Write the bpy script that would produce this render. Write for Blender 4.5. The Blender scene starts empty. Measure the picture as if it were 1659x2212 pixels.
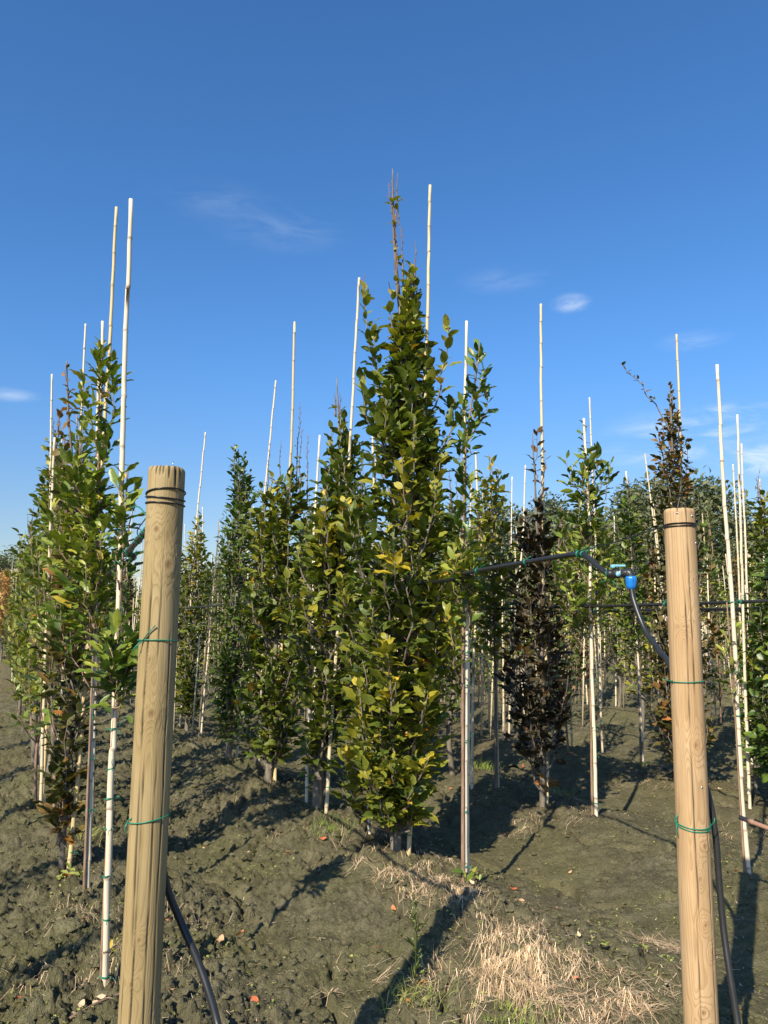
import bpy, math, random
import numpy as np
from mathutils import Vector, Matrix

# ------------------------------------------------------------------ camera, sky, sun, exposure
scene = bpy.context.scene
COL = scene.collection
PITCH = math.radians(8.0)
CAM_H = 1.6
FPX, CX, CY = 1671.0, 829.5, 1106.0          # focal length and centre on a 1659 x 2212 frame
cam_data = bpy.data.cameras.new("camera")
cam_data.sensor_fit = 'VERTICAL'
cam_data.sensor_height = 36.0
cam_data.lens = 36.0 * FPX / 2212.0
cam_data.clip_start = 0.05
cam_data.clip_end = 2000.0
cam = bpy.data.objects.new("camera", cam_data)
cam.location = (0, 0, CAM_H)
cam.rotation_euler = (math.pi / 2 + PITCH, 0, 0)
COL.objects.link(cam)
scene.camera = cam

SUN_AZ, SUN_EL = math.radians(28.0), math.radians(38.0)
to_sun = Vector((-math.sin(SUN_AZ) * math.cos(SUN_EL), -math.cos(SUN_AZ) * math.cos(SUN_EL), math.sin(SUN_EL)))
sun_data = bpy.data.lights.new("sun", 'SUN')
sun_data.energy = 5.0
sun_data.angle = math.radians(0.5)
sun_data.color = (1.0, 0.89, 0.70)
sun = bpy.data.objects.new("sun", sun_data)
sun.rotation_euler = to_sun.to_track_quat('Z', 'Y').to_euler()
COL.objects.link(sun)

world = bpy.data.worlds.new("World")
scene.world = world
world.use_nodes = True
wt = world.node_tree
wt.nodes.clear()
wout = wt.nodes.new('ShaderNodeOutputWorld')
wbg = wt.nodes.new('ShaderNodeBackground')
sky = wt.nodes.new('ShaderNodeTexSky')
sky.sky_type = 'NISHITA'
sky.sun_disc = False
sky.sun_elevation = SUN_EL
sky.sun_rotation = math.pi + SUN_AZ
sky.altitude = 0.0
sky.air_density = 1.0
sky.dust_density = 0.5
sky.ozone_density = 3.2
wbg.inputs['Strength'].default_value = 0.111
hsv = wt.nodes.new('ShaderNodeHueSaturation')
hsv.inputs['Saturation'].default_value = 1.13
skt = wt.nodes.new('ShaderNodeMixRGB'); skt.blend_type = 'MULTIPLY'; skt.inputs[0].default_value = 1.0
skt.inputs[2].default_value = (0.86, 1.02, 1.17, 1)
wt.links.new(sky.outputs[0], skt.inputs[1])
sep_w = wt.nodes.new('ShaderNodeSeparateXYZ')
tcw = wt.nodes.new('ShaderNodeTexCoord')
wt.links.new(tcw.outputs['Generated'], sep_w.inputs[0])
hr = wt.nodes.new('ShaderNodeValToRGB')
hr.color_ramp.interpolation = 'EASE'
hr.color_ramp.elements[0].position = 0.0
hr.color_ramp.elements[0].color = (0.78, 0.72, 0.71, 1)
hr.color_ramp.elements[1].position = 0.36
hr.color_ramp.elements[1].color = (0.88, 1.02, 1.18, 1)
wt.links.new(sep_w.outputs[2], hr.inputs[0])
wt.links.new(hr.outputs[0], skt.inputs[2])
wt.links.new(skt.outputs[0], hsv.inputs['Color'])
# a few faint fibrous wisps of cirrus and one small puff: (direction, size across, size up, strength)
def sky_dir(px, py):
    u, v = (px - CX) / FPX, (CY - py) / FPX
    return Vector((u, math.cos(PITCH) - math.sin(PITCH) * v, math.sin(PITCH) + math.cos(PITCH) * v)).normalized()


tc = wt.nodes.new('ShaderNodeTexCoord')
mp = wt.nodes.new('ShaderNodeMapping')
mp.inputs['Rotation'].default_value = (0.0, 0.18, 0.0)
mp.inputs['Scale'].default_value = (9.0, 9.0, 30.0)
wt.links.new(tc.outputs['Generated'], mp.inputs['Vector'])
n1 = wt.nodes.new('ShaderNodeTexNoise')
n1.inputs['Scale'].default_value = 1.3
n1.inputs['Detail'].default_value = 9.0
n1.inputs['Roughness'].default_value = 0.62
n1.inputs['Distortion'].default_value = 0.8
wt.links.new(mp.outputs[0], n1.inputs['Vector'])
acc = None
for (cd, wx_, wz_, st_) in [(sky_dir(600, 495), 0.11, 0.032, 0.10), (sky_dir(470, 440), 0.10, 0.03, 0.09), (sky_dir(1232, 655), 0.030, 0.014, 0.55), (sky_dir(1090, 605), 0.07, 0.02, 0.10),
                            (sky_dir(1500, 930), 0.13, 0.04, 0.55), (sky_dir(1590, 890), 0.08, 0.014, 0.8), (sky_dir(1640, 995), 0.08, 0.026, 0.9), (sky_dir(1450, 975), 0.12, 0.022, 0.55), (sky_dir(15, 852), 0.05, 0.01, 0.35),
                            (sky_dir(1500, 735), 0.05, 0.015, 0.20), (Vector((0.9, -0.2, 0.4)), 0.2, 0.05, 0.4), (Vector((-0.8, -0.5, 0.35)), 0.25, 0.05, 0.4)]:
    sb = wt.nodes.new('ShaderNodeVectorMath'); sb.operation = 'SUBTRACT'; sb.inputs[1].default_value = cd
    wt.links.new(tc.outputs['Generated'], sb.inputs[0])
    ml = wt.nodes.new('ShaderNodeVectorMath'); ml.operation = 'MULTIPLY'; ml.inputs[1].default_value = (1 / wx_, 1 / wx_, 1 / wz_)
    wt.links.new(sb.outputs[0], ml.inputs[0])
    ln = wt.nodes.new('ShaderNodeVectorMath'); ln.operation = 'LENGTH'
    wt.links.new(ml.outputs[0], ln.inputs[0])
    mr = wt.nodes.new('ShaderNodeMapRange'); mr.interpolation_type = 'SMOOTHSTEP'
    mr.inputs[1].default_value = 1.0; mr.inputs[2].default_value = 0.0; mr.inputs[3].default_value = 0.0; mr.inputs[4].default_value = st_
    wt.links.new(ln.outputs['Value'], mr.inputs[0])
    if acc is None:
        acc = mr.outputs[0]
    else:
        ad = wt.nodes.new('ShaderNodeMath'); ad.operation = 'MAXIMUM'
        wt.links.new(acc, ad.inputs[0]); wt.links.new(mr.outputs[0], ad.inputs[1]); acc = ad.outputs[0]
cr = wt.nodes.new('ShaderNodeMapRange'); cr.interpolation_type = 'SMOOTHSTEP'
cr.inputs[1].default_value = 0.36; cr.inputs[2].default_value = 0.70
wt.links.new(n1.outputs[0], cr.inputs[0])
cm = wt.nodes.new('ShaderNodeMath'); cm.operation = 'MULTIPLY'
wt.links.new(cr.outputs[0], cm.inputs[0]); wt.links.new(acc, cm.inputs[1])
mixw = wt.nodes.new('ShaderNodeMixRGB')
mixw.inputs[2].default_value = (6.0, 6.6, 7.2, 1)
wt.links.new(cm.outputs[0], mixw.inputs[0])
wt.links.new(hsv.outputs[0], mixw.inputs[1])
wt.links.new(mixw.outputs[0], wbg.inputs['Color'])
wt.links.new(wbg.outputs[0], wout.inputs['Surface'])

scene.view_settings.view_transform = 'Standard'
scene.view_settings.look = 'None'
scene.view_settings.exposure = 0.52
scene.view_settings.gamma = 1.0
scene.render.engine = 'CYCLES'
scene.cycles.max_bounces = 6
scene.cycles.transparent_max_bounces = 4
scene.cycles.caustics_reflective = False
scene.cycles.caustics_refractive = False

RNG = np.random.default_rng(7)


def P(px, py, d):
    """point at forward distance d that lies on a sight line of the 1659 x 2212 frame"""
    u, v = (px - CX) / FPX, (CY - py) / FPX
    y = math.cos(PITCH) - math.sin(PITCH) * v
    z = math.sin(PITCH) + math.cos(PITCH) * v
    k = d / y
    return np.array([u * k, d, CAM_H + z * k])


def GP(px, py, z0=0.0):
    """where a sight line meets the ground"""
    v = (CY - py) / FPX
    y = math.cos(PITCH) - math.sin(PITCH) * v
    z = math.sin(PITCH) + math.cos(PITCH) * v
    return P(px, py, y * (z0 - CAM_H) / z)


# ------------------------------------------------------------------ noise
_perm = np.random.default_rng(11).permutation(256)
_perm = np.concatenate([_perm, _perm, _perm])
_ga = np.random.default_rng(12).uniform(0, 2 * math.pi, 256)
_gx, _gy = np.cos(_ga), np.sin(_ga)


def perlin(x, y, seed=0):
    x = np.asarray(x, float) + seed * 17.31
    y = np.asarray(y, float) + seed * 9.77
    xi = np.floor(x).astype(np.int64); yi = np.floor(y).astype(np.int64)
    fx = x - xi; fy = y - yi
    u = fx * fx * fx * (fx * (fx * 6 - 15) + 10)
    v = fy * fy * fy * (fy * (fy * 6 - 15) + 10)

    def g(ix, iy, dx, dy):
        h = _perm[(_perm[ix & 255] + iy) & 255]
        return _gx[h] * dx + _gy[h] * dy
    a = g(xi, yi, fx, fy); b = g(xi + 1, yi, fx - 1, fy)
    c = g(xi, yi + 1, fx, fy - 1); d = g(xi + 1, yi + 1, fx - 1, fy - 1)
    return (a + u * (b - a)) * (1 - v) + (c + u * (d - c)) * v * 1.0


def cell_lumps(x, y, seed=0):
    """rounded lumps with sharp creases (distance to nearest jittered seed)"""
    xi = np.floor(x).astype(np.int64); yi = np.floor(y).astype(np.int64)
    best = np.full(np.shape(x), 9.0)
    hgt = np.zeros(np.shape(x))
    for ox in (-1, 0, 1):
        for oy in (-1, 0, 1):
            cx, cy = xi + ox, yi + oy
            h = _perm[(_perm[(cx + seed * 7) & 255] + cy) & 255]
            h2 = _perm[h + 37]
            px = cx + 0.15 + 0.7 * h / 255.0
            py = cy + 0.15 + 0.7 * h2 / 255.0
            d = (px - x) ** 2 + (py - y) ** 2
            s = _perm[h2 + 91] / 255.0
            m = d < best
            best = np.where(m, d, best)
            hgt = np.where(m, s, hgt)
    return (1 - np.sqrt(best)) * (0.35 + 0.65 * hgt)


# rows of the nursery: line X = X0 - SL * (Y - 5)
SL = 0.49
ROW_X0 = [-4.15, -1.95, 0.27, 2.40, 4.60, 6.8, 9.0, 11.2, 13.4, 15.6, 17.8, 20.0, 22.2, 24.4, 26.6, 28.8, 31.0, 33.2, 35.4]


def row_x(k, y):
    return ROW_X0[k] - SL * (y - 5.0)


def ground_z(x, y, fine=True):
    x = np.asarray(x, float); y = np.asarray(y, float)
    s = (x + SL * (y - 5.0) - 0.27) / 2.2
    w = perlin(x * 0.6, y * 0.6, 3) * 0.10
    ph = (s + w) - np.round(s + w)
    ridge = np.cos(np.clip(np.abs(ph) * 2, 0, 1) * math.pi) * 0.5 + 0.5
    ridge = ridge ** 0.8
    field = np.clip((s + 3.2) / 0.8, 0, 1)
    z = -0.17 * (1 - ridge) * field - 0.05 * (1 - field)
    z = z + 0.05 * perlin(x * 0.9, y * 0.9, 1) + 0.022 * perlin(x * 2.6, y * 2.6, 2)
    if fine:
        r = np.sqrt(x * x + y * y)
        rough = 0.55 + 0.6 * np.clip(perlin(x * 0.8 + 4, y * 0.8, 5) * 1.8 + 0.35, 0, 1)
        left = np.clip((1.1 - (x + SL * (y - 5.0))) / 0.9, 0, 1)
        rough = rough * (0.55 + 0.45 * np.maximum(ridge, left)) * (1.0 + 0.6 * left)
        near = np.clip(1.5 - r / 60.0, 0.0, 1.0)
        wx = x + 0.03 * perlin(x * 9, y * 9, 21); wy = y + 0.03 * perlin(x * 9, y * 9, 22)
        z = z + near * rough * (
            0.085 * (cell_lumps(wx * 5.0, wy * 5.0, 1) - 0.3) * np.clip(perlin(x * 1.7, y * 1.7, 8) * 2 + 0.45, 0.08, 1)
            + 0.052 * (cell_lumps(wx * 12.0, wy * 12.0, 2) - 0.3)
            + 0.030 * (cell_lumps(wx * 26.0, wy * 26.0, 3) - 0.3) * np.clip(1.3 - r / 14, 0, 1)
            + 0.014 * (cell_lumps(wx * 55.0, wy * 55.0, 4) - 0.3) * np.clip(1.3 - r / 8, 0, 1)
            + 0.007 * perlin(x * 70, y * 70, 9) * np.clip(1.2 - r / 7, 0, 1))
        jit = np.random.default_rng(3).normal(0, 1, np.shape(x))
        z = z + jit * np.clip(0.0030 * r / 3.0, 0.0015, 0.011) * np.clip(1.4 - r / 22, 0, 1) * np.clip(rough, 0.6, 1.6)
        # long cracks where the tilled slices meet
        c = np.abs(perlin(x * 1.15 + 0.25 * y, y * 0.8 - 0.2 * x, 14) + 0.15 * perlin(x * 6, y * 6, 15))
        z = z - near * 0.07 * np.exp(-(c / 0.02) ** 2) * np.clip(1.3 - r / 16, 0, 1)
    return z


def gz(x, y):
    return float(ground_z(np.array([x]), np.array([y]), False)[0])


# ------------------------------------------------------------------ mesh builder
class MB:
    def __init__(self):
        self.v, self.f4, self.f3, self.tint, self.luv, self.mi4, self.mi3 = [], [], [], [], [], [], []
        self.n = 0

    def add(self, v, f4=None, f3=None, tint=0.0, luv=None, mi=0):
        v = np.asarray(v, float).reshape(-1, 3)
        k = len(v)
        self.v.append(v)
        if f4 is not None and len(f4):
            f4 = np.asarray(f4, int).reshape(-1, 4) + self.n
            self.f4.append(f4); self.mi4.append(np.full(len(f4), mi))
        if f3 is not None and len(f3):
            f3 = np.asarray(f3, int).reshape(-1, 3) + self.n
            self.f3.append(f3); self.mi3.append(np.full(len(f3), mi))
        self.tint.append(np.broadcast_to(np.asarray(tint, float), (k,)).copy())
        self.luv.append(np.zeros((k, 3)) if luv is None else np.asarray(luv, float).reshape(-1, 3))
        self.n += k

    def mesh(self, name, mats, smooth=True, extra=None):
        me = bpy.data.meshes.new(name)
        v = np.concatenate(self.v) if self.v else np.zeros((0, 3))
        f4 = np.concatenate(self.f4) if self.f4 else np.zeros((0, 4), int)
        f3 = np.concatenate(self.f3) if self.f3 else np.zeros((0, 3), int)
        mi = np.concatenate(self.mi4 + self.mi3) if (self.mi4 or self.mi3) else np.zeros(0, int)
        me.vertices.add(len(v)); me.vertices.foreach_set("co", v.astype(np.float32).ravel())
        loops = np.concatenate([f4.ravel(), f3.ravel()]).astype(np.int32)
        me.loops.add(len(loops)); me.loops.foreach_set("vertex_index", loops)
        tot = np.concatenate([np.full(len(f4), 4), np.full(len(f3), 3)]).astype(np.int32)
        start = np.concatenate([[0], np.cumsum(tot)[:-1]]).astype(np.int32) if len(tot) else np.zeros(0, np.int32)
        me.polygons.add(len(tot))
        me.polygons.foreach_set("loop_start", start)
        me.polygons.foreach_set("loop_total", tot)
        me.polygons.foreach_set("use_smooth", np.full(len(tot), smooth, dtype=bool))
        me.polygons.foreach_set("material_index", mi.astype(np.int32))
        a = me.attributes.new("tint", 'FLOAT', 'POINT')
        a.data.foreach_set("value", np.concatenate(self.tint).astype(np.float32))
        a = me.attributes.new("luv", 'FLOAT_VECTOR', 'POINT')
        a.data.foreach_set("vector", np.concatenate(self.luv).astype(np.float32).ravel())
        if extra:
            for key, arr in extra.items():
                a = me.attributes.new(key, 'FLOAT', 'POINT')
                a.data.foreach_set("value", np.asarray(arr, np.float32))
        for m in (mats if isinstance(mats, (list, tuple)) else [mats]):
            me.materials.append(m)
        me.update(calc_edges=True)
        return me

    def build(self, name, mats, parent=None, smooth=True, extra=None):
        return link(name, self.mesh(name, mats, smooth, extra), parent)


def link(name, data, parent=None):
    o = bpy.data.objects.new(name, data)
    COL.objects.link(o)
    if parent is not None:
        o.parent = parent
    return o


def tag(o, label=None, cat=None, group=None, kind=None):
    if label: o["label"] = label
    if cat: o["category"] = cat
    if group: o["group"] = group
    if kind: o["kind"] = kind
    return o


def empty(name, loc, label, cat, group=None):
    o = bpy.data.objects.new(name, None)
    o.empty_display_size = 0.1
    o.location = loc
    COL.objects.link(o)
    return tag(o, label, cat, group)


def frames(pts):
    pts = np.asarray(pts, float)
    t = np.gradient(pts, axis=0)
    t /= np.linalg.norm(t, axis=1)[:, None] + 1e-12
    ref = np.array([0, 0, 1.0]) if abs(t[0][2]) < 0.9 else np.array([1.0, 0, 0])
    n = np.cross(t[0], ref); n /= np.linalg.norm(n)
    N = []
    for i in range(len(pts)):
        n = n - t[i] * np.dot(n, t[i]); n /= np.linalg.norm(n) + 1e-12
        N.append(n)
    N = np.array(N)
    return t, N, np.cross(t, N)


def tube(mb, pts, rad, sides=8, tint=0.0, cap=True, mi=0, round_jit=None):
    pts = np.asarray(pts, float)
    m = len(pts)
    rad = np.broadcast_to(np.asarray(rad, float), (m,))
    t, N, B = frames(pts)
    a = np.linspace(0, 2 * math.pi, sides, endpoint=False)
    ca, sa = np.cos(a), np.sin(a)
    R = rad[:, None, None]
    if round_jit is not None:
        R = R * round_jit[:, :, None]
    v = pts[:, None, :] + R * (ca[None, :, None] * N[:, None, :] + sa[None, :, None] * B[:, None, :])
    idx = np.arange(m * sides).reshape(m, sides)
    nx = np.roll(idx, -1, axis=1)
    f4 = np.stack([idx[:-1], nx[:-1], nx[1:], idx[1:]], -1).reshape(-1, 4)
    ln = np.concatenate([[0], np.cumsum(np.linalg.norm(np.diff(pts, axis=0), axis=1))])
    luv = np.zeros((m, sides, 3)); luv[:, :, 0] = ln[:, None]; luv[:, :, 1] = (a / (2 * math.pi))[None, :]
    tt = np.broadcast_to(np.asarray(tint, float), (m,))[:, None].repeat(sides, 1)
    v = v.reshape(-1, 3); luv = luv.reshape(-1, 3); tt = tt.reshape(-1)
    f3 = None
    if cap:
        n0 = len(v)
        v = np.concatenate([v, pts[:1], pts[-1:]])
        luv = np.concatenate([luv, np.zeros((2, 3))]); tt = np.concatenate([tt, [tt[0], tt[-1]]])
        i0 = idx[0]; i1 = idx[-1]
        f3 = np.concatenate([np.stack([np.roll(i0, -1), i0, np.full(sides, n0)], -1),
                             np.stack([i1, np.roll(i1, -1), np.full(sides, n0 + 1)], -1)])
    mb.add(v, f4, f3, tt, luv, mi)


def bez(p0, p1, p2, n):
    t = np.linspace(0, 1, n)[:, None]
    return (1 - t) ** 2 * p0 + 2 * t * (1 - t) * p1 + t * t * p2


def catmull(pts, per=8):
    p = np.asarray(pts, float)
    q = np.concatenate([[2 * p[0] - p[1]], p, [2 * p[-1] - p[-2]]])
    out = []
    for i in range(1, len(q) - 2):
        t = np.linspace(0, 1, per, endpoint=False)[:, None]
        out.append(0.5 * (2 * q[i] + (q[i + 1] - q[i - 1]) * t + (2 * q[i - 1] - 5 * q[i] + 4 * q[i + 1] - q[i + 2]) * t ** 2
                          + (3 * q[i] - q[i - 1] - 3 * q[i + 1] + q[i + 2]) * t ** 3))
    out.append(p[-1:])
    return np.concatenate(out)


def box_v(c, sx, sy, sz):
    v = np.array([[x, y, z] for x in (-1, 1) for y in (-1, 1) for z in (-1, 1)], float) * np.array([sx, sy, sz]) / 2 + np.asarray(c)
    f = [[0, 1, 3, 2], [4, 6, 7, 5], [0, 4, 5, 1], [2, 3, 7, 6], [0, 2, 6, 4], [1, 5, 7, 3]]
    return v, f


# ------------------------------------------------------------------ materials
def nmat(name):
    m = bpy.data.materials.new(name)
    m.use_nodes = True
    nt = m.node_tree
    b = nt.nodes["Principled BSDF"]
    return m, nt, b


def nd(nt, typ, **kw):
    n = nt.nodes.new(typ)
    for k, v in kw.items():
        if k in n.inputs:
            n.inputs[k].default_value = v
        else:
            setattr(n, k, v)
    return n


def ramp(nt, src, stops, interp='LINEAR'):
    r = nt.nodes.new('ShaderNodeValToRGB')
    e = r.color_ramp.elements
    r.color_ramp.interpolation = interp
    while len(e) < len(stops):
        e.new(0.5)
    for i, (p, c) in enumerate(stops):
        e[i].position = p
        e[i].color = (c[0], c[1], c[2], 1.0)
    nt.links.new(src, r.inputs[0])
    return r.outputs[0]


def math_(nt, op, a, b=None, c=None):
    n = nt.nodes.new('ShaderNodeMath'); n.operation = op
    for i, x in enumerate((a, b, c)):
        if x is None: continue
        if isinstance(x, (int, float)): n.inputs[i].default_value = x
        else: nt.links.new(x, n.inputs[i])
    return n.outputs[0]


def mix(nt, fac, a, b, blend='MIX'):
    n = nt.nodes.new('ShaderNodeMixRGB'); n.blend_type = blend
    for i, x in enumerate((fac, a, b)):
        if isinstance(x, (int, float)): n.inputs[i].default_value = x
        elif isinstance(x, tuple): n.inputs[i].default_value = (x[0], x[1], x[2], 1)
        else: nt.links.new(x, n.inputs[i])
    return n.outputs[0]


def noise(nt, vec, scale, detail=4, rough=0.55, dist=0.0):
    n = nt.nodes.new('ShaderNodeTexNoise')
    n.inputs['Scale'].default_value = scale
    n.inputs['Detail'].default_value = detail
    n.inputs['Roughness'].default_value = rough
    n.inputs['Distortion'].default_value = dist
    if vec is not None: nt.links.new(vec, n.inputs['Vector'])
    return n.outputs[0]


def mapping(nt, vec, scale):
    n = nt.nodes.new('ShaderNodeMapping')
    n.inputs['Scale'].default_value = scale
    nt.links.new(vec, n.inputs['Vector'])
    return n.outputs[0]


def bump(nt, b, h, strength, dist):
    n = nt.nodes.new('ShaderNodeBump')
    n.inputs['Strength'].default_value = strength
    n.inputs['Distance'].default_value = dist
    nt.links.new(h, n.inputs['Height'])
    nt.links.new(n.outputs[0], b.inputs['Normal'])


def attr(nt, name):
    n = nt.nodes.new('ShaderNodeAttribute'); n.attribute_name = name
    return n


def leaf_mat(name, stops, rough=0.42, trans=0.28, vein=1.0, spec=0.4):
    m, nt, b = nmat(name)
    t = attr(nt, "tint").outputs['Fac']
    uv = attr(nt, "luv")
    sep = nt.nodes.new('ShaderNodeSeparateXYZ'); nt.links.new(uv.outputs['Vector'], sep.inputs[0])
    geo = nt.nodes.new('ShaderNodeNewGeometry')
    av = math_(nt, 'ABSOLUTE', sep.outputs[1])
    nz = noise(nt, geo.outputs['Position'], 40, 3)
    edge = math_(nt, 'MULTIPLY', math_(nt, 'POWER', av, 3.0), 0.15)
    tt = math_(nt, 'ADD', t, math_(nt, 'ADD', edge, math_(nt, 'MULTIPLY', math_(nt, 'SUBTRACT', nz, 0.5), 0.22)))
    col = ramp(nt, tt, stops)
    w = math_(nt, 'SINE', math_(nt, 'MULTIPLY', math_(nt, 'SUBTRACT', math_(nt, 'MULTIPLY', sep.outputs[0], 9.0), math_(nt, 'MULTIPLY', av, 2.6)), 6.283))
    vfac = math_(nt, 'MULTIPLY', math_(nt, 'MULTIPLY_ADD', w, 0.5, 0.5), 0.22 * vein)
    col = mix(nt, vfac, col, mix(nt, 1.0, col, (1.7, 1.6, 1.3), 'MULTIPLY'))
    mid = math_(nt, 'LESS_THAN', av, 0.06)
    col = mix(nt, math_(nt, 'MULTIPLY', mid, 0.35), col, mix(nt, 1.0, col, (2.2, 2.0, 1.8), 'MULTIPLY'))
    # paler dull underside
    col = mix(nt, math_(nt, 'MULTIPLY', geo.outputs['Backfacing'], 0.45), col, mix(nt, 1.0, col, (1.9, 1.75, 1.9), 'MULTIPLY'))
    nt.links.new(col, b.inputs['Base Color'])
    b.inputs['Roughness'].default_value = rough
    b.inputs['Specular IOR Level'].default_value = spec
    bump(nt, b, w, 0.35 * vein, 0.002)
    tr = nt.nodes.new('ShaderNodeBsdfTranslucent')
    nt.links.new(mix(nt, 1.0, col, (1.5, 1.7, 0.7), 'MULTIPLY'), tr.inputs['Color'])
    ms = nt.nodes.new('ShaderNodeMixShader'); ms.inputs[0].default_value = trans
    nt.links.new(b.outputs[0], ms.inputs[1]); nt.links.new(tr.outputs[0], ms.inputs[2])
    nt.links.new(ms.outputs[0], nt.nodes['Material Output'].inputs['Surface'])
    return m


HORN = leaf_mat("hornbeam_leaf", [(0.0, (0.033, 0.056, 0.012)), (0.32, (0.088, 0.124, 0.018)), (0.57, (0.205, 0.208, 0.024)),
                                  (0.76, (0.30, 0.26, 0.026)), (0.88, (0.50, 0.37, 0.03)), (1.0, (0.30, 0.12, 0.03))], 0.38, 0.25, 1.0, 0.5)
LAUR = leaf_mat("laurel_leaf", [(0.0, (0.024, 0.052, 0.014)), (0.35, (0.082, 0.134, 0.020)), (0.62, (0.190, 0.226, 0.030)),
                                (0.82, (0.27, 0.27, 0.04)), (1.0, (0.45, 0.33, 0.05))], 0.34, 0.2, 0.35, 0.5)
PURP = leaf_mat("purple_leaf", [(0.0, (0.018, 0.015, 0.011)), (0.35, (0.036, 0.029, 0.015)), (0.6, (0.066, 0.050, 0.018)),
                                (0.8, (0.16, 0.085, 0.025)), (1.0, (0.30, 0.13, 0.04))], 0.45, 0.2, 0.6)
BRON = leaf_mat("bronze_leaf", [(0.0, (0.028, 0.038, 0.014)), (0.35, (0.055, 0.062, 0.018)), (0.6, (0.11, 0.085, 0.022)),
                                (0.8, (0.22, 0.11, 0.03)), (1.0, (0.34, 0.14, 0.04))], 0.5, 0.25, 0.6)
ORAN = leaf_mat("orange_leaf", [(0.0, (0.26, 0.14, 0.05)), (0.5, (0.42, 0.25, 0.10)), (1.0, (0.55, 0.40, 0.18))], 0.6, 0.3, 0.3)
FARG = leaf_mat("far_tree_leaf", [(0.0, (0.060, 0.080, 0.045)), (0.5, (0.105, 0.125, 0.062)), (1.0, (0.16, 0.17, 0.075))], 0.6, 0.25, 0.0)  # leaf colours lightened to paint in distance haze
FALL = leaf_mat("fallen_leaf", [(0.0, (0.24, 0.06, 0.03)), (0.4, (0.42, 0.13, 0.05)), (0.7, (0.50, 0.24, 0.09)), (1.0, (0.55, 0.42, 0.26))], 0.6, 0.15, 0.5)
WEED = leaf_mat("weed_leaf", [(0.0, (0.07, 0.13, 0.03)), (0.5, (0.17, 0.23, 0.05)), (1.0, (0.34, 0.36, 0.10))], 0.55, 0.25, 0.2)


def bark_mat(name, c0, c1, c2):
    m, nt, b = nmat(name)
    tcn = nt.nodes.new('ShaderNodeTexCoord')
    v = mapping(nt, tcn.outputs['Object'], (1, 1, 0.25))
    n = noise(nt, v, 38, 5, 0.6)
    nl = noise(nt, tcn.outputs['Object'], 6, 3)
    col = ramp(nt, n, [(0.3, c0), (0.5, c1), (0.72, c2)])
    col = mix(nt, math_(nt, 'MULTIPLY', nl, 0.5), col, (c1[0] * 0.6, c1[1] * 0.62, c1[2] * 0.6))
    nt.links.new(col, b.inputs['Base Color'])
    b.inputs['Roughness'].default_value = 0.8
    bump(nt, b, n, 0.5, 0.006)
    return m


BARK = bark_mat("grey_brown_bark", (0.09, 0.075, 0.06), (0.19, 0.16, 0.125), (0.30, 0.26, 0.21))
TWIG = bark_mat("brown_twig_bark", (0.10, 0.06, 0.04), (0.20, 0.13, 0.085), (0.32, 0.22, 0.15))
STEM = bark_mat("red_brown_stem_bark", (0.13, 0.075, 0.05), (0.28, 0.18, 0.12), (0.40, 0.29, 0.21))


def cane_mat(name, c_main, c_alt):
    m, nt, b = nmat(name)
    t = attr(nt, "tint").outputs['Fac']
    uv = attr(nt, "luv").outputs['Vector']
    oi = nt.nodes.new('ShaderNodeObjectInfo')
    n = noise(nt, mapping(nt, uv, (2.0, 6, 1)), 3, 5, 0.65)
    n2 = noise(nt, mapping(nt, uv, (14, 5, 1)), 6, 4, 0.6)
    col = mix(nt, oi.outputs['Random'], c_main, c_alt)
    col = mix(nt, ramp(nt, n, [(0.45, (0, 0, 0)), (0.75, (0.55, 0.55, 0.55))]), col, (0.42, 0.33, 0.22))
    col = mix(nt, ramp(nt, n2, [(0.6, (0, 0, 0)), (0.8, (0.45, 0.45, 0.45))]), col, (0.22, 0.18, 0.14))
    col = mix(nt, math_(nt, 'MULTIPLY', t, 0.5), col, (0.13, 0.095, 0.06))
    nt.links.new(col, b.inputs['Base Color'])
    b.inputs['Roughness'].default_value = 0.6
    b.inputs['Specular IOR Level'].default_value = 0.25
    bump(nt, b, n2, 0.15, 0.002)
    return m


CANE = cane_mat("bleached_bamboo", (0.68, 0.57, 0.39), (0.77, 0.68, 0.52))
CANEY = cane_mat("yellow_bamboo", (0.66, 0.50, 0.25), (0.70, 0.58, 0.34))
CANEW = cane_mat("white_bamboo", (0.72, 0.62, 0.46), (0.79, 0.71, 0.56))


def plain(name, col, rough=0.5, spec=0.5, metal=0.0, nscale=60, namp=0.25):
    m, nt, b = nmat(name)
    tcn = nt.nodes.new('ShaderNodeTexCoord')
    n = noise(nt, tcn.outputs['Object'], nscale, 4, 0.6)
    c = mix(nt, n, tuple(x * (1 - namp) for x in col), tuple(min(1, x * (1 + namp)) for x in col))
    nt.links.new(c, b.inputs['Base Color'])
    b.inputs['Roughness'].default_value = rough
    b.inputs['Specular IOR Level'].default_value = spec
    b.inputs['Metallic'].default_value = metal
    bump(nt, b, n, 0.08, 0.002)
    return m


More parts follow.
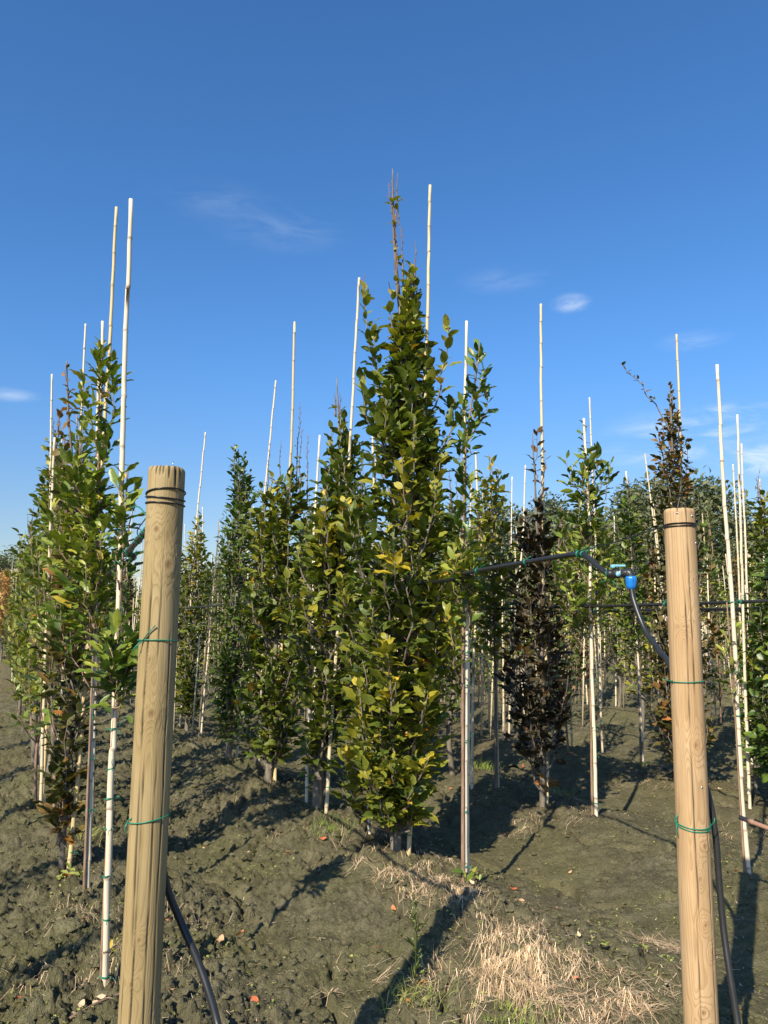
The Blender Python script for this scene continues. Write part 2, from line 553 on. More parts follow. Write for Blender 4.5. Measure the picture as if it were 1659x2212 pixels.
PIPE = plain("black_polythene", (0.022, 0.023, 0.025), 0.38, 0.5, 0, 25, 0.45)
WIRE = plain("black_wire", (0.012, 0.012, 0.013), 0.3, 0.6)
TIE = plain("green_tie_plastic", (0.012, 0.21, 0.12), 0.4, 0.5)
BLUE = plain("blue_plastic", (0.015, 0.19, 0.62), 0.32, 0.5)
PALEBLUE = plain("pale_blue_plastic", (0.20, 0.48, 0.62), 0.4, 0.5)
STEEL = plain("galvanised_steel", (0.55, 0.55, 0.55), 0.35, 0.5, 0.9)
STRAW = leaf_mat("straw", [(0.0, (0.20, 0.15, 0.09)), (0.45, (0.40, 0.31, 0.19)), (1.0, (0.64, 0.55, 0.38))], 0.7, 0.15, 0.0)
GRASS = leaf_mat("grass_blade", [(0.0, (0.07, 0.11, 0.03)), (0.5, (0.15, 0.18, 0.05)), (1.0, (0.30, 0.29, 0.11))], 0.6, 0.25, 0.0)


def soil_mat(name, light=1.0):
    m, nt, b = nmat(name)
    geo = nt.nodes.new('ShaderNodeNewGeometry')
    p = geo.outputs['Position']
    big = noise(nt, p, 0.9, 4, 0.6)
    med = noise(nt, p, 6.0, 5, 0.65)
    fin = noise(nt, p, 55.0, 5, 0.7)
    vf = noise(nt, p, 160.0, 3, 0.7)
    base = ramp(nt, med, [(0.28, (0.054, 0.048, 0.034)), (0.5, (0.102, 0.092, 0.063)), (0.70, (0.165, 0.148, 0.108))])
    alg = ramp(nt, big, [(0.40, (0, 0, 0)), (0.66, (0.65, 0.65, 0.65))])
    base = mix(nt, alg, base, (0.104, 0.102, 0.050))
    base = mix(nt, ramp(nt, fin, [(0.55, (0, 0, 0)), (0.72, (0.7, 0.7, 0.7))]), base, (0.22, 0.20, 0.15))
    base = mix(nt, ramp(nt, fin, [(0.25, (0.6, 0.6, 0.6)), (0.42, (0, 0, 0))]), base, (0.045, 0.040, 0.029))
    far = noise(nt, p, 0.13, 2, 0.5)
    base = mix(nt, ramp(nt, far, [(0.5, (0, 0, 0)), (0.7, (0.5, 0.5, 0.5))]), base, (0.12, 0.085, 0.055))
    base = mix(nt, 1.0, base, (light * 1.42, light * 1.42, light * 1.22), 'MULTIPLY')
    nt.links.new(base, b.inputs['Base Color'])
    b.inputs['Roughness'].default_value = 0.95
    b.inputs['Specular IOR Level'].default_value = 0.15
    h = math_(nt, 'ADD', fin, math_(nt, 'MULTIPLY', vf, 0.4))
    bump(nt, b, math_(nt, 'ADD', h, math_(nt, 'MULTIPLY', noise(nt, p, 20.0, 4, 0.7), 1.3)), 1.0, 0.022)
    return m


SOIL = soil_mat("olive_brown_soil")
CLOD = soil_mat("soil_clod", 1.12)
STONE = plain("dry_grey_clod", (0.20, 0.185, 0.15), 0.95, 0.2, 0, 30, 0.35)


def post_mat(name, dark, mid, light, late):
    m, nt, b = nmat(name)
    g = attr(nt, "grain").outputs['Fac']
    ck = attr(nt, "crack").outputs['Fac']
    kn = attr(nt, "knot").outputs['Fac']
    uv = attr(nt, "luv").outputs['Vector']
    fib = noise(nt, mapping(nt, uv, (5, 260, 1)), 1.0, 5, 0.65)
    fib2 = noise(nt, mapping(nt, uv, (1.2, 30, 1)), 1.0, 4, 0.6)
    blot = noise(nt, mapping(nt, uv, (2.5, 9, 1)), 1.0, 4, 0.55)
    fr = math_(nt, 'FRACT', g)
    ring = ramp(nt, fr, [(0.0, (0, 0, 0)), (0.55, (0.12, 0.12, 0.12)), (0.86, (1, 1, 1)), (0.93, (0.9, 0.9, 0.9)), (1.0, (0, 0, 0))])
    col = ramp(nt, blot, [(0.3, dark), (0.5, mid), (0.72, light)])
    col = mix(nt, math_(nt, 'MULTIPLY', ring, 0.6), col, late)
    col = mix(nt, ramp(nt, fib, [(0.35, (0.35, 0.35, 0.35)), (0.6, (0, 0, 0))]), col, late)
    col = mix(nt, ramp(nt, fib2, [(0.58, (0, 0, 0)), (0.8, (0.5, 0.5, 0.5))]), col, tuple(min(1, c * 1.25) for c in light))
    weather = noise(nt, mapping(nt, uv, (1.6, 5, 1)), 1.7, 6, 0.65, 0.6)
    col = mix(nt, ramp(nt, weather, [(0.52, (0, 0, 0)), (0.74, (0.28, 0.28, 0.28))]), col, (0.21, 0.175, 0.125))
    col = mix(nt, kn, col, (late[0] * 0.5, late[1] * 0.36, late[2] * 0.28))
    col = mix(nt, ck, col, (0.03, 0.022, 0.014))
    nt.links.new(col, b.inputs['Base Color'])
    b.inputs['Roughness'].default_value = 0.75
    b.inputs['Specular IOR Level'].default_value = 0.25
    h = math_(nt, 'ADD', math_(nt, 'MULTIPLY', fib, 0.6), math_(nt, 'MULTIPLY', ring, -0.5))
    bump(nt, b, h, 0.35, 0.003)
    return m


POST_OLIVE = post_mat("olive_treated_wood", (0.30, 0.222, 0.105), (0.37, 0.28, 0.14), (0.44, 0.34, 0.18), (0.24, 0.17, 0.07))
POST_TAN = post_mat("tan_peeled_wood", (0.42, 0.28, 0.145), (0.51, 0.35, 0.19), (0.57, 0.41, 0.24), (0.32, 0.19, 0.085))

# ------------------------------------------------------------------ ground
def build_ground():
    dense = np.linspace(math.radians(-41), math.radians(41), 620)
    rest = np.linspace(math.radians(41), math.radians(319), 90)[1:-1]
    ang = np.concatenate([dense, rest])
    r1 = 0.35 * np.exp(np.arange(0, 40) / 40 * math.log(1.9 / 0.35))
    r2 = 1.9 * np.exp(np.arange(0, 700) / 700 * math.log(26 / 1.9))
    r3 = 26 * np.exp(np.arange(0, 70) / 69 * math.log(900 / 26))
    r = np.concatenate([r1, r2, r3])
    A, R = np.meshgrid(ang, r)
    X, Y = R * np.sin(A), R * np.cos(A)
    Z = ground_z(X, Y)
    fade = np.clip((R - 60) / 60, 0, 1)
    Z = Z * (1 - fade) - 0.08 * fade
    m, n = X.shape
    v = np.stack([X, Y, Z], -1).reshape(-1, 3)
    idx = np.arange(m * n).reshape(m, n)
    nx = np.roll(idx, -1, axis=1)
    f4 = np.stack([idx[:-1], idx[1:], nx[1:], nx[:-1]], -1).reshape(-1, 4)
    f3 = np.stack([idx[0], nx[0], np.full(n, m * n)], -1)
    v = np.concatenate([v, [[0, 0, gz(0, 0)]]])
    mb = MB(); mb.add(v, f4, f3)
    o = mb.build("ground", SOIL)
    tag(o, kind="structure")


build_ground()


def ico():
    t = (1 + 5 ** 0.5) / 2
    v = np.array([[-1, t, 0], [1, t, 0], [-1, -t, 0], [1, -t, 0], [0, -1, t], [0, 1, t], [0, -1, -t], [0, 1, -t],
                  [t, 0, -1], [t, 0, 1], [-t, 0, -1], [-t, 0, 1]]) / math.hypot(1, t)
    f = np.array([[0, 11, 5], [0, 5, 1], [0, 1, 7], [0, 7, 10], [0, 10, 11], [1, 5, 9], [5, 11, 4], [11, 10, 2], [10, 7, 6], [7, 1, 8],
                  [3, 9, 4], [3, 4, 2], [3, 2, 6], [3, 6, 8], [3, 8, 9], [4, 9, 5], [2, 4, 11], [6, 2, 10], [8, 6, 7], [9, 8, 1]])
    return v, f


ICO_V, ICO_F = ico()


def clods():
    mb = MB()
    rng = np.random.default_rng(5)
    n = 22000
    d = 1.9 * np.exp(rng.uniform(0, 1, n) ** 0.9 * math.log(13 / 1.9))
    x = d * rng.uniform(-0.62, 0.62, n)
    keep = perlin(x * 0.9, d * 0.9, 31) + 0.25 * perlin(x * 4, d * 4, 32) > -0.22 + rng.uniform(-0.2, 0.2, n)
    x, d = x[keep], d[keep]
    z = ground_z(x, d)
    n = len(x)
    s = (0.004 + 0.025 * rng.uniform(0, 1, n) ** 4.5) * np.where(x + SL * (d - 5) < 0.8, 1.0, 0.7)
    V = ICO_V[None] * (1 + rng.uniform(-0.32, 0.32, (n, 12, 1)))
    V = V * s[:, None, None] * rng.uniform(0.7, 1.4, (n, 1, 3)) * np.array([1, 1, 0.75])
    V = V + np.stack([x, d, z + s * 0.2], -1)[:, None, :]
    F = (ICO_F[None] + (np.arange(n) * 12)[:, None, None]).reshape(-1, 3)
    mb.add(V.reshape(-1, 3), None, F)
    o = mb.build("soil_crumbs", CLOD, smooth=False)
    tag(o, "loose crumbs of dark soil scattered over the ground", "soil", kind="stuff")


clods()


def rock_mesh(seed, size, sub=2):
    import bmesh
    bm = bmesh.new()
    bmesh.ops.create_icosphere(bm, subdivisions=sub + 2, radius=1.0)
    rng = np.random.default_rng(seed)
    pl = rng.normal(size=(7, 3)); pl /= np.linalg.norm(pl, axis=1)[:, None]
    off = rng.uniform(0.55, 0.9, 7)
    for v in bm.verts:
        c = np.array(v.co)
        for p_, o_ in zip(pl, off):
            k = c @ p_
            if k > o_: c = c - p_ * (k - o_) * 0.85
        c = c * (1 + 0.30 * float(perlin(c[0] * 2.5 + seed, c[1] * 2.5 + c[2] * 2, 4)) + 0.16 * float(perlin(c[0] * 7 + seed, c[1] * 7 + c[2] * 5, 5)))
        v.co = Vector(c * size)
    me = bpy.data.meshes.new("clod")
    bm.to_mesh(me); bm.free()
    me.materials.append(CLOD)
    for p_ in me.polygons: p_.use_smooth = False
    return me


ROCKS = [rock_mesh(s, 1.0) for s in (1, 2, 3)]


def clod_thing(px, py, size, label, k=0, flat=0.75):
    g = GP(px, py)
    o = link("dry_clod", ROCKS[k % 3])
    o.location = (g[0], g[1], gz(g[0], g[1]) + size * 0.25)
    o.scale = (size, size * 0.9, size * flat)
    o.rotation_euler = (0, 0, k * 1.7)
    tag(o, label, "clod")


clod_thing(686, 1765, 0.052, "round grey dry clod at the foot of the thick forked trunk", 0, 0.9)
clod_thing(880, 1868, 0.050, "pale grey dry clod right of the central tree's trunk base", 1)
clod_thing(905, 1876, 0.040, "smaller pale clod resting against the grey clod by the central trunk", 2)
clod_thing(935, 1858, 0.050, "dark grey clod furthest right on the mound of the central trunk", 0)
clod_thing(893, 1846, 0.036, "pale clod tucked behind the yellow cane foot of the central tree", 1)
clod_thing(150, 2010, 0.085, "broad cracked grey clod on the soil left of the nearest white cane", 2, 0.5)
clod_thing(1000, 2100, 0.05, "pale flattish clod at the edge of the straw below the bundled canes", 1, 0.5)
clod_thing(955, 2085, 0.04, "small pale clod beside the thin tall weed", 0, 0.6)

# ------------------------------------------------------------------ leaves
STN = {3: [0, .14, .34, .55, .76, .91, 1.0], 2: [0, .25, .55, .82, 1.0], 1: [0, .5, 1.0]}


def leaf_template(shape, detail, var):
    """x along the blade (length 1), y across, z normal"""
    rng = np.random.default_rng(100 * detail + var + {'ovate': 0, 'lance': 40, 'round': 80}[shape])
    u = np.array(STN[detail])
    W = {'ovate': 0.31, 'lance': 0.21, 'round': 0.37}[shape]
    pk = {'ovate': 0.80, 'lance': 0.95, 'round': 0.85}[shape]
    w = W * np.sin(math.pi * np.clip(u, 0, 1) ** pk) ** 0.80
    fold = rng.uniform(0.10, 0.5)
    curl = rng.uniform(-0.1, 0.6)
    side = rng.uniform(-0.08, 0.08)
    v, uv = [], []
    v.append([0, 0, 0]); uv.append([0, 0, 0])
    for i in range(1, len(u) - 1):
        wav = 0.05 * math.sin(i * 2.6 + var) * (detail == 3)
        zc = -curl * u[i] ** 2
        yc = side * math.sin(math.pi * u[i])
        for sgn in (-1, 0, 1):
            v.append([u[i], yc + sgn * w[i] * (1 - 0.15 * fold), zc + abs(sgn) * w[i] * fold + sgn * wav])
            uv.append([u[i], sgn, 0])
    v.append([1.0, 0, -curl]); uv.append([1, 0, 0])
    k = len(u) - 2
    f4, f3 = [], []
    f3 += [[0, 2, 1], [0, 3, 2]]
    for i in range(k - 1):
        a = 1 + 3 * i; b = a + 3
        f4 += [[a, a + 1, b + 1, b], [a + 1, a + 2, b + 2, b + 1]]
    a = 1 + 3 * (k - 1); t = len(v) - 1
    f3 += [[a, a + 1, t], [a + 1, a + 2, t]]
    return np.array(v, float), np.array(uv, float), np.array(f4, int).reshape(-1, 4), np.array(f3, int)


NV = 5
TPL = {(s, d): [leaf_template(s, d, k) for k in range(NV)] for s in ('ovate', 'lance', 'round') for d in (1, 2, 3)}


def orthon(T, N):
    T = T / (np.linalg.norm(T, axis=1)[:, None] + 1e-9)
    N = N - T * np.sum(N * T, axis=1)[:, None]
    N = N / (np.linalg.norm(N, axis=1)[:, None] + 1e-9)
    return T, N, np.cross(N, T)


def leaves_into(mb, L, shape, detail, rng):
    """L: dict of arrays p, t, n, s, c"""
    if len(L['p']) == 0: return
    T, N, B = orthon(L['t'], L['n'])
    var = rng.integers(0, NV, len(T))
    for k in range(NV):
        m = var == k
        if not m.any(): continue
        v, uv, f4, f3 = TPL[(shape, detail)][k]
        q = len(v)
        V = L['p'][m][:, None, :] + L['s'][m][:, None, None] * (v[None, :, 0:1] * T[m][:, None] + v[None, :, 1:2] * B[m][:, None] + v[None, :, 2:3] * N[m][:, None])
        c = int(m.sum())
        off = (np.arange(c) * q)[:, None, None]
        mb.add(V.reshape(-1, 3), (f4[None] + off).reshape(-1, 4) if len(f4) else None, (f3[None] + off).reshape(-1, 3),
               np.repeat(L['c'][m], q), np.tile(uv, (c, 1)))


_leafmesh = {}
TB = 9


def leaf_mesh(shape, mat, var, tb):
    key = (shape, mat.name, var, tb)
    if key not in _leafmesh:
        v, uv, f4, f3 = TPL[(shape, 3)][var]
        mb = MB(); mb.add(v, f4, f3, tb / (TB - 1), uv)
        _leafmesh[key] = mb.mesh("leaf", mat)
    return _leafmesh[key]


def leaf_objects(L, sel, shape, mat, parent, base, rng):
    T, N, B = orthon(L['t'][sel], L['n'][sel])
    for i, k in enumerate(sel):
        o = bpy.data.objects.new("leaf", leaf_mesh(shape, mat, int(rng.integers(0, NV)), int(round(float(np.clip(L['c'][k], 0, 1)) * (TB - 1)))))
        s = float(L['s'][k])
        p = L['p'][k] - base
        o.matrix_basis = Matrix(((T[i][0] * s, B[i][0] * s, N[i][0] * s, p[0]), (T[i][1] * s, B[i][1] * s, N[i][1] * s, p[1]),
                                 (T[i][2] * s, B[i][2] * s, N[i][2] * s, p[2]), (0, 0, 0, 1)))
        o.parent = parent
        COL.objects.link(o)


class Crown:
    def __init__(self, seed):
        self.rng = np.random.default_rng(seed)
        self.p, self.t, self.n, self.s, self.c = [], [], [], [], []
        self.tw = MB()
        self.limbs = []

    def leaf(self, p, t, n, s, c):
        self.p.append(p); self.t.append(t); self.n.append(n); self.s.append(s); self.c.append(c)

    def arr(self):
        f = lambda a, k: np.array(a, float).reshape(-1, k) if k > 1 else np.array(a, float)
        return dict(p=f(self.p, 3), t=f(self.t, 3), n=f(self.n, 3), s=f(self.s, 1), c=f(self.c, 1))

    def one(self, p, d, size, tint, up=1.0):
        """a leaf from p heading d"""
        r = self.rng
        d = d / (np.linalg.norm(d) + 1e-9)
        out = np.array([d[0], d[1], 0.0])
        n = np.array([0, 0, up]) - 0.25 * out * d[2] + r.normal(0, 0.42, 3)
        if r.uniform() < 0.012: tint = 0.93
        pet = size * 0.12
        self.leaf(p + d * pet, d + r.normal(0, 0.12, 3) + np.array([0, 0, -0.02]), n, size * (0.48 + 0.75 * r.uniform() ** 0.8), tint)

    def shoot(self, path, r0, t0=0.25, t1=1.0, twig=0.16, ds=0.04, leaf=0.10, tint=0.25, tvar=0.10, bare=0.0,
              spread=0.045, droop=0.0, drawn=True, twig_r=0.0022):
        """an upright shoot along path carrying short leafy twigs"""
        r = self.rng
        path = np.asarray(path, float)
        seg = np.linalg.norm(np.diff(path, axis=0), axis=1)
        cum = np.concatenate([[0], np.cumsum(seg)]); tot = cum[-1]
        if drawn:
            self.limbs.append((path, np.linspace(r0, max(0.0022, r0 * 0.25), len(path))))
        s = t0 * tot
        end = t1 * tot
        az = r.uniform(0, 6.28)
        stp = r.normal(0, tvar * 0.6)
        while s < end:
            p = np.array([np.interp(s, cum, path[:, i]) for i in range(3)])
            f = (s - t0 * tot) / max(1e-6, end - t0 * tot)
            az += 2.4 + r.normal(0, 0.35)
            L = twig * (1.0 - 0.85 * f ** 1.5) * r.uniform(0.45, 1.1)
            el = math.radians(26 + 36 * f + r.normal(0, 9)) - droop
            d = np.array([math.cos(az) * math.cos(el), math.sin(az) * math.cos(el), math.sin(el)])
            tint_i = tint + stp + 0.10 * (f > 0.8)
            if L < 0.05:
                self.one(p, d, leaf * (1.05 - 0.25 * f), tint_i + r.normal(0, tvar * 0.6))
            else:
                e = p + d * L + np.array([0, 0, 0.12 * L])
                mid = (p + e) / 2 - np.array([0, 0, 0.04 * L])
                tube(self.tw, [p, mid, e], [twig_r, twig_r * 0.8, twig_r * 0.45], 3, cap=False)
                n = max(1, int(L / spread))
                side = r.choice([-1, 1])
                for i in range(n + 1):
                    q = (i + 0.6) / (n + 0.6)
                    pp = p + (e - p) * min(q, 1)
                    if i == n:
                        dd = d
                    else:
                        a2 = az + side * r.uniform(0.55, 1.15); side = -side
                        e2 = el - 0.02 - droop * 0.5 + r.normal(0, 0.22)
                        dd = np.array([math.cos(a2) * math.cos(e2), math.sin(a2) * math.cos(e2), math.sin(e2)])
                    self.one(pp, dd, leaf, tint_i + r.normal(0, tvar))
            s += ds * r.uniform(0.7, 1.3)
        if bare > 0:
            self.bare(path[-1], path[-1] - path[-2], bare, max(0.003, r0 * 0.3))

    def bare(self, p, d, length, r0=0.005, buds=True):
        r = self.rng
        d = d / np.linalg.norm(d)
        d = d * 0.6 + np.array([0, 0, 0.6]); d /= np.linalg.norm(d)
        n = 7
        pts = [p]
        for i in range(n):
            pts.append(pts[-1] + d * length / n + r.normal(0, 0.012, 3) * np.array([1, 1, 0.2]) * min(1, length))
        tube(self.tw, pts, np.linspace(r0 * 1.25, 0.0022, n + 1), 5)
        if buds:
            for i in range(1, int(length / 0.055)):
                q = i * 0.055 / length * n
                k = min(int(q), n - 1)
                b = pts[k] + (pts[k + 1] - pts[k]) * (q - k)
                a = i * 2.9 + r.normal(0, 0.3)
                e = b + np.array([math.cos(a) * 0.018, math.sin(a) * 0.018, 0.035]) * r.uniform(0.7, 1.5)
                tube(self.tw, [b, (b + e) / 2, e], [0.0018, 0.0032, 0.0008], 4)


def trunk_mesh(path, radii, mat, sides=12, seed=0):
    mb = MB()
    path = np.asarray(path, float)
    rng = np.random.default_rng(seed)
    m = len(path)
    a = np.linspace(0, 2 * math.pi, sides, endpoint=False)
    jit = 1 + 0.06 * np.sin(2 * a[None, :] + np.linspace(0, 3, m)[:, None]) + 0.05 * rng.normal(size=(m, 1)) * 0.6
    tube(mb, path, radii, sides, round_jit=jit)
    return mb


def finish_tree(name, label, cat, base, cr, trunk_pts, trunk_r, leafmat, shape, nparts, detail, group=None, bark=None,
                limb_parts=True, seed=0, twmat=None):
    """assemble a tree: Empty > trunk, branch..., twigs, leaf..., foliage"""
    bark = bark or BARK
    root = empty(name, tuple(base), label, cat, group)
    rng = np.random.default_rng(seed + 999)
    rel = lambda p: np.asarray(p) - base
    trunk_mesh(rel(trunk_pts), trunk_r, bark, seed=seed).build("trunk", bark, root)
    if limb_parts:
        for path, rad in cr.limbs:
            mb = MB(); tube(mb, rel(path), rad, 6); mb.build("branch", bark, root)
    else:
        mb = MB()
        for path, rad in cr.limbs: tube(mb, rel(path), rad, 5)
        if cr.limbs: tag(mb.build("branches", bark, root), kind="stuff")
    if cr.tw.n:
        cr.tw.v = [rel(x) for x in cr.tw.v]
        tag(cr.tw.build("twigs", twmat or TWIG, root), kind="stuff")
    L = cr.arr()
    n = len(L['p'])
    order = np.argsort(L['p'][:, 1] - 1.2 * L['s'] + rng.normal(0, 0.06, n)) if n else np.zeros(0, int)
    sel = order[:nparts] if nparts else order[:0]
    if len(sel): leaf_objects(L, sel, shape, leafmat, root, base, rng)
    rest = order[len(sel):]
    if len(rest):
        mb = MB()
        M = {k: v[rest] for k, v in L.items()}
        M['p'] = M['p'] - base
        leaves_into(mb, M, shape, detail, rng)
        tag(mb.build("foliage", leafmat, root), kind="stuff")
    return root


def env_at(env, py):
    a = np.array(env, float)
    return np.interp(py, a[:, 0], a[:, 1]), np.interp(py, a[:, 0], a[:, 2])


def trunk_at(tp, z):
    i = np.clip(np.searchsorted(tp[:, 2], z), 1, len(tp) - 1)
    f = np.clip((z - tp[i - 1, 2]) / max(1e-6, tp[i, 2] - tp[i - 1, 2]), 0, 1)
    return tp[i - 1] + (tp[i] - tp[i - 1]) * f


def crown_tree(name, label, cat, base_px, trunk_px, env, seed, leafmat, shape='ovate', leaf=0.10, tint=0.25, tvar=0.1, nfill=20,
               spires=(), twig=0.16, ds=0.04, r_base=0.03, nparts=300, detail=3, depth=0.75, group=None, bark=None, d=None,
               spread=0.045, droop=0.0, tfun=None, bares=(), shoot_len=(0.45, 0.95), clusters=(), limb_parts=True, zmin_attach=0.15):
    """a tree whose crown fills a measured outline: env rows are (height mark, left, right) at the tree's own distance"""
    rng = np.random.default_rng(seed)
    g = GP(*base_px)
    if d is None: d = g[1]
    base = P(base_px[0], base_px[1], d)
    base[2] = gz(base[0], base[1]) - 0.02
    tp = [base - np.array([0, 0, 0.2])] + [P(x, y, d) for x, y in trunk_px]
    tp = catmull(tp, 6)
    H = tp[-1, 2]
    tr = np.interp(np.linspace(0, 1, len(tp)), [0, 0.04, 0.5, 1], [r_base * 1.25, r_base, r_base * 0.6, 0.004])
    cr = Crown(seed)
    allsp = list(spires)
    ys = [e[0] for e in env]
    nfill = int(nfill * 1.55) if nfill > 10 else nfill
    for i in range(nfill):
        f = (i + rng.uniform(0, 1)) / nfill
        py = ys[0] + (ys[-1] - ys[0]) * f ** 0.95
        xl, xr = env_at(env, py)
        ce = (xl + xr) / 2; grow = 1.10 * (1.0 + 0.34 * (rng.uniform() < 0.28))
        xl, xr = ce + (xl - ce) * grow, ce + (xr - ce) * grow
        hw = (xr - xl) / 2 * d / FPX
        a = rng.uniform(0, 6.283); q = math.sqrt(rng.uniform(0.2, 1.0))
        inset = max(0.2, 1 - 0.35 * (leaf + twig * 0.3) / max(hw, 0.05))
        cx = (xl + xr) / 2
        px = cx + math.cos(a) * q * (xr - xl) / 2 * inset
        dy = math.sin(a) * q * hw * depth
        allsp.append((px, py, dy, rng.uniform(*shoot_len), None, dict(twig=min(twig, 0.5 * hw + 0.035))))
    for sp in allsp:
        px, py, dy, ln, tn, opt = sp
        opt = opt or {}
        tip = P(px, py, d + dy)
        za = max(tip[2] - ln, base[2] + zmin_attach)
        a = trunk_at(tp, min(za, H - 0.05))
        if a[2] > tip[2]:
            a = trunk_at(tp, max(base[2] + 0.1, tip[2] - 0.15))
        mid = a * 0.45 + tip * 0.55
        mid[:2] = a[:2] * 0.08 + tip[:2] * 0.92
        mid[2] = a[2] * 0.68 + tip[2] * 0.32
        if opt.get('arch'):
            mid = a * 0.5 + tip * 0.5 + np.array([0.05, 0, 0.12])
        path = bez(a, mid, tip, 9)
        path[1:-1] += rng.normal(0, 0.014, (7, 3))
        tt = (tfun(py, px) if tfun else tint) if tn is None else tn
        cr.shoot(path, opt.get('r', max(0.004, r_base * 0.28)), opt.get('t0', 0.22), opt.get('t1', 1.0), opt.get('twig', twig) * rng.uniform(0.8, 1.2),
                 opt.get('ds', ds), opt.get('leaf', leaf), tt, tvar, opt.get('bare', 0.0), spread, droop)
    for (px, py, dy, px2, py2, ln) in bares:
        a = P(px, py, d + dy); b = P(px2, py2, d + dy)
        for q in rng.uniform(0.05, 0.6, 3):
            az = rng.uniform(0, 6.28)
            cr.one(a + (b - a) * q, np.array([math.cos(az), math.sin(az), 0.7]), leaf * 0.6, 0.55)
        cr.bare(a, b - a, float(np.linalg.norm(b - a)), 0.006)
    return finish_tree(name, label, cat, base, cr, tp, tr, leafmat, shape, nparts, detail, group, bark, limb_parts, seed)


# ------------------------------------------------------------------ canes and ties
def cane_mb(pts, r0, r1, rng, sides=10, step=0.03):
    pts = catmull(pts, 10)
    seg = np.concatenate([[0], np.cumsum(np.linalg.norm(np.diff(pts, axis=0), axis=1))])
    L = seg[-1]
    zs, tn, rr = [], [], []
    nodes = []
    s = rng.uniform(0.05, 0.25)
    while s < L - 0.05:
        nodes.append(s); s += rng.uniform(0.20, 0.34)
    marks = sorted(set([0.0, L] + [x for nn in nodes for x in (nn - 0.012, nn - 0.004, nn + 0.002, nn + 0.010) if 0 < x < L] + list(np.arange(0.08, L, 0.12))))
    marks = np.array(marks)
    c = np.stack([np.interp(marks, seg, pts[:, i]) for i in range(3)], -1)
    rad = np.interp(marks, [0, L], [r0, r1])
    t = np.zeros(len(marks))
    for nn in nodes:
        k = np.abs(marks - nn)
        rad = rad * (1 + 0.11 * (k < 0.006)); t = np.where((marks > nn - 0.0045) & (marks < nn + 0.0025), 1.0, t)
    # nodes shift the axis a little
    wob = np.cumsum(rng.normal(0, 0.0011, (len(marks), 3)), axis=0) * np.array([1, 1, 0])
    mb = MB(); tube(mb, c + wob, rad, sides, t)
    return mb


def tie_mb(rng, r, tail=0.07, turns=2, off=0.0):
    """a loop of green tubing tie with two loose ends; local origin at the cane axis"""
    mb = MB()
    n = 16 * turns + 1
    a = np.linspace(0, 2 * math.pi * turns, n)
    rr = r + 0.0022
    pts = np.stack([np.cos(a) * rr * (1 + off * 18 * (np.cos(a) < 0)), np.sin(a) * rr, np.linspace(-0.004, 0.004, n)], -1)
    tube(mb, pts, 0.0017, 5)
    s = np.array([rr, 0, 0])
    for q in range(2):
        e = np.array([rr + rng.uniform(0.2, 0.9) * tail, -rng.uniform(0.1, 0.6) * tail, (rng.uniform(-1, 0.2) if q else rng.uniform(-0.2, 0.9)) * tail])
        tube(mb, [s, (s + e) / 2 + np.array([0, -0.006, 0.008]), e], 0.0016, 5)
    return mb


TIES = {}


def tie_mesh(kind):
    if kind not in TIES:
        rng = np.random.default_rng(hash(kind[0]) % 1000 + kind[0])
        TIES[kind] = tie_mb(rng, kind[1], 0.06, 2, kind[2]).mesh("green_tie", TIE)
    return TIES[kind]


def cane(base_px, top_px, label, r=0.011, mat=None, d=None, dtop=0.0, ties=(), seed=0, group=None, bend=0.0, stem_side=0.0):
    rng = np.random.default_rng(seed + 50)
    g = GP(*base_px)
    if d is None: d = g[1]
    b = P(base_px[0], base_px[1], d)
    t = P(top_px[0], top_px[1], d + dtop)
    b[2] = gz(b[0], b[1]) - 0.30
    mid = (b + t) / 2 + np.array([bend, 0, 0])
    q1 = (b * 0.75 + t * 0.25) + np.array([bend * 0.7 + rng.normal(0, 0.006), rng.normal(0, 0.006), 0])
    q3 = (b * 0.25 + t * 0.75) + np.array([bend * 0.7 + rng.normal(0, 0.008), rng.normal(0, 0.008), 0])
    pts = np.array([b, q1, mid, q3, t])
    root = empty("bamboo_cane", (b[0], b[1], b[2] + 0.30), label, "cane", group)
    o3 = np.array([b[0], b[1], b[2] + 0.30])
    cane_mb(pts - o3, r * 1.28, r * 0.84, rng).build("culm", mat or CANE, root)
    for i, py in enumerate(ties):
        # height on the cane
        cp = catmull(pts, 10)
        zz = P(base_px[0], py, d)[2]
        c = np.array([np.interp(zz, cp[:, 2], cp[:, k]) for k in range(3)])
        o = link("green_tie", tie_mesh((i % 4, round(r * 1.2, 4), 0.03 if stem_side else 0.0)), root)
        o.location = c - o3
        o.rotation_euler = (rng.normal(0, 0.12), rng.normal(0, 0.15), rng.normal(0.0, 0.5) + (0 if stem_side <= 0 else math.pi))
    return root


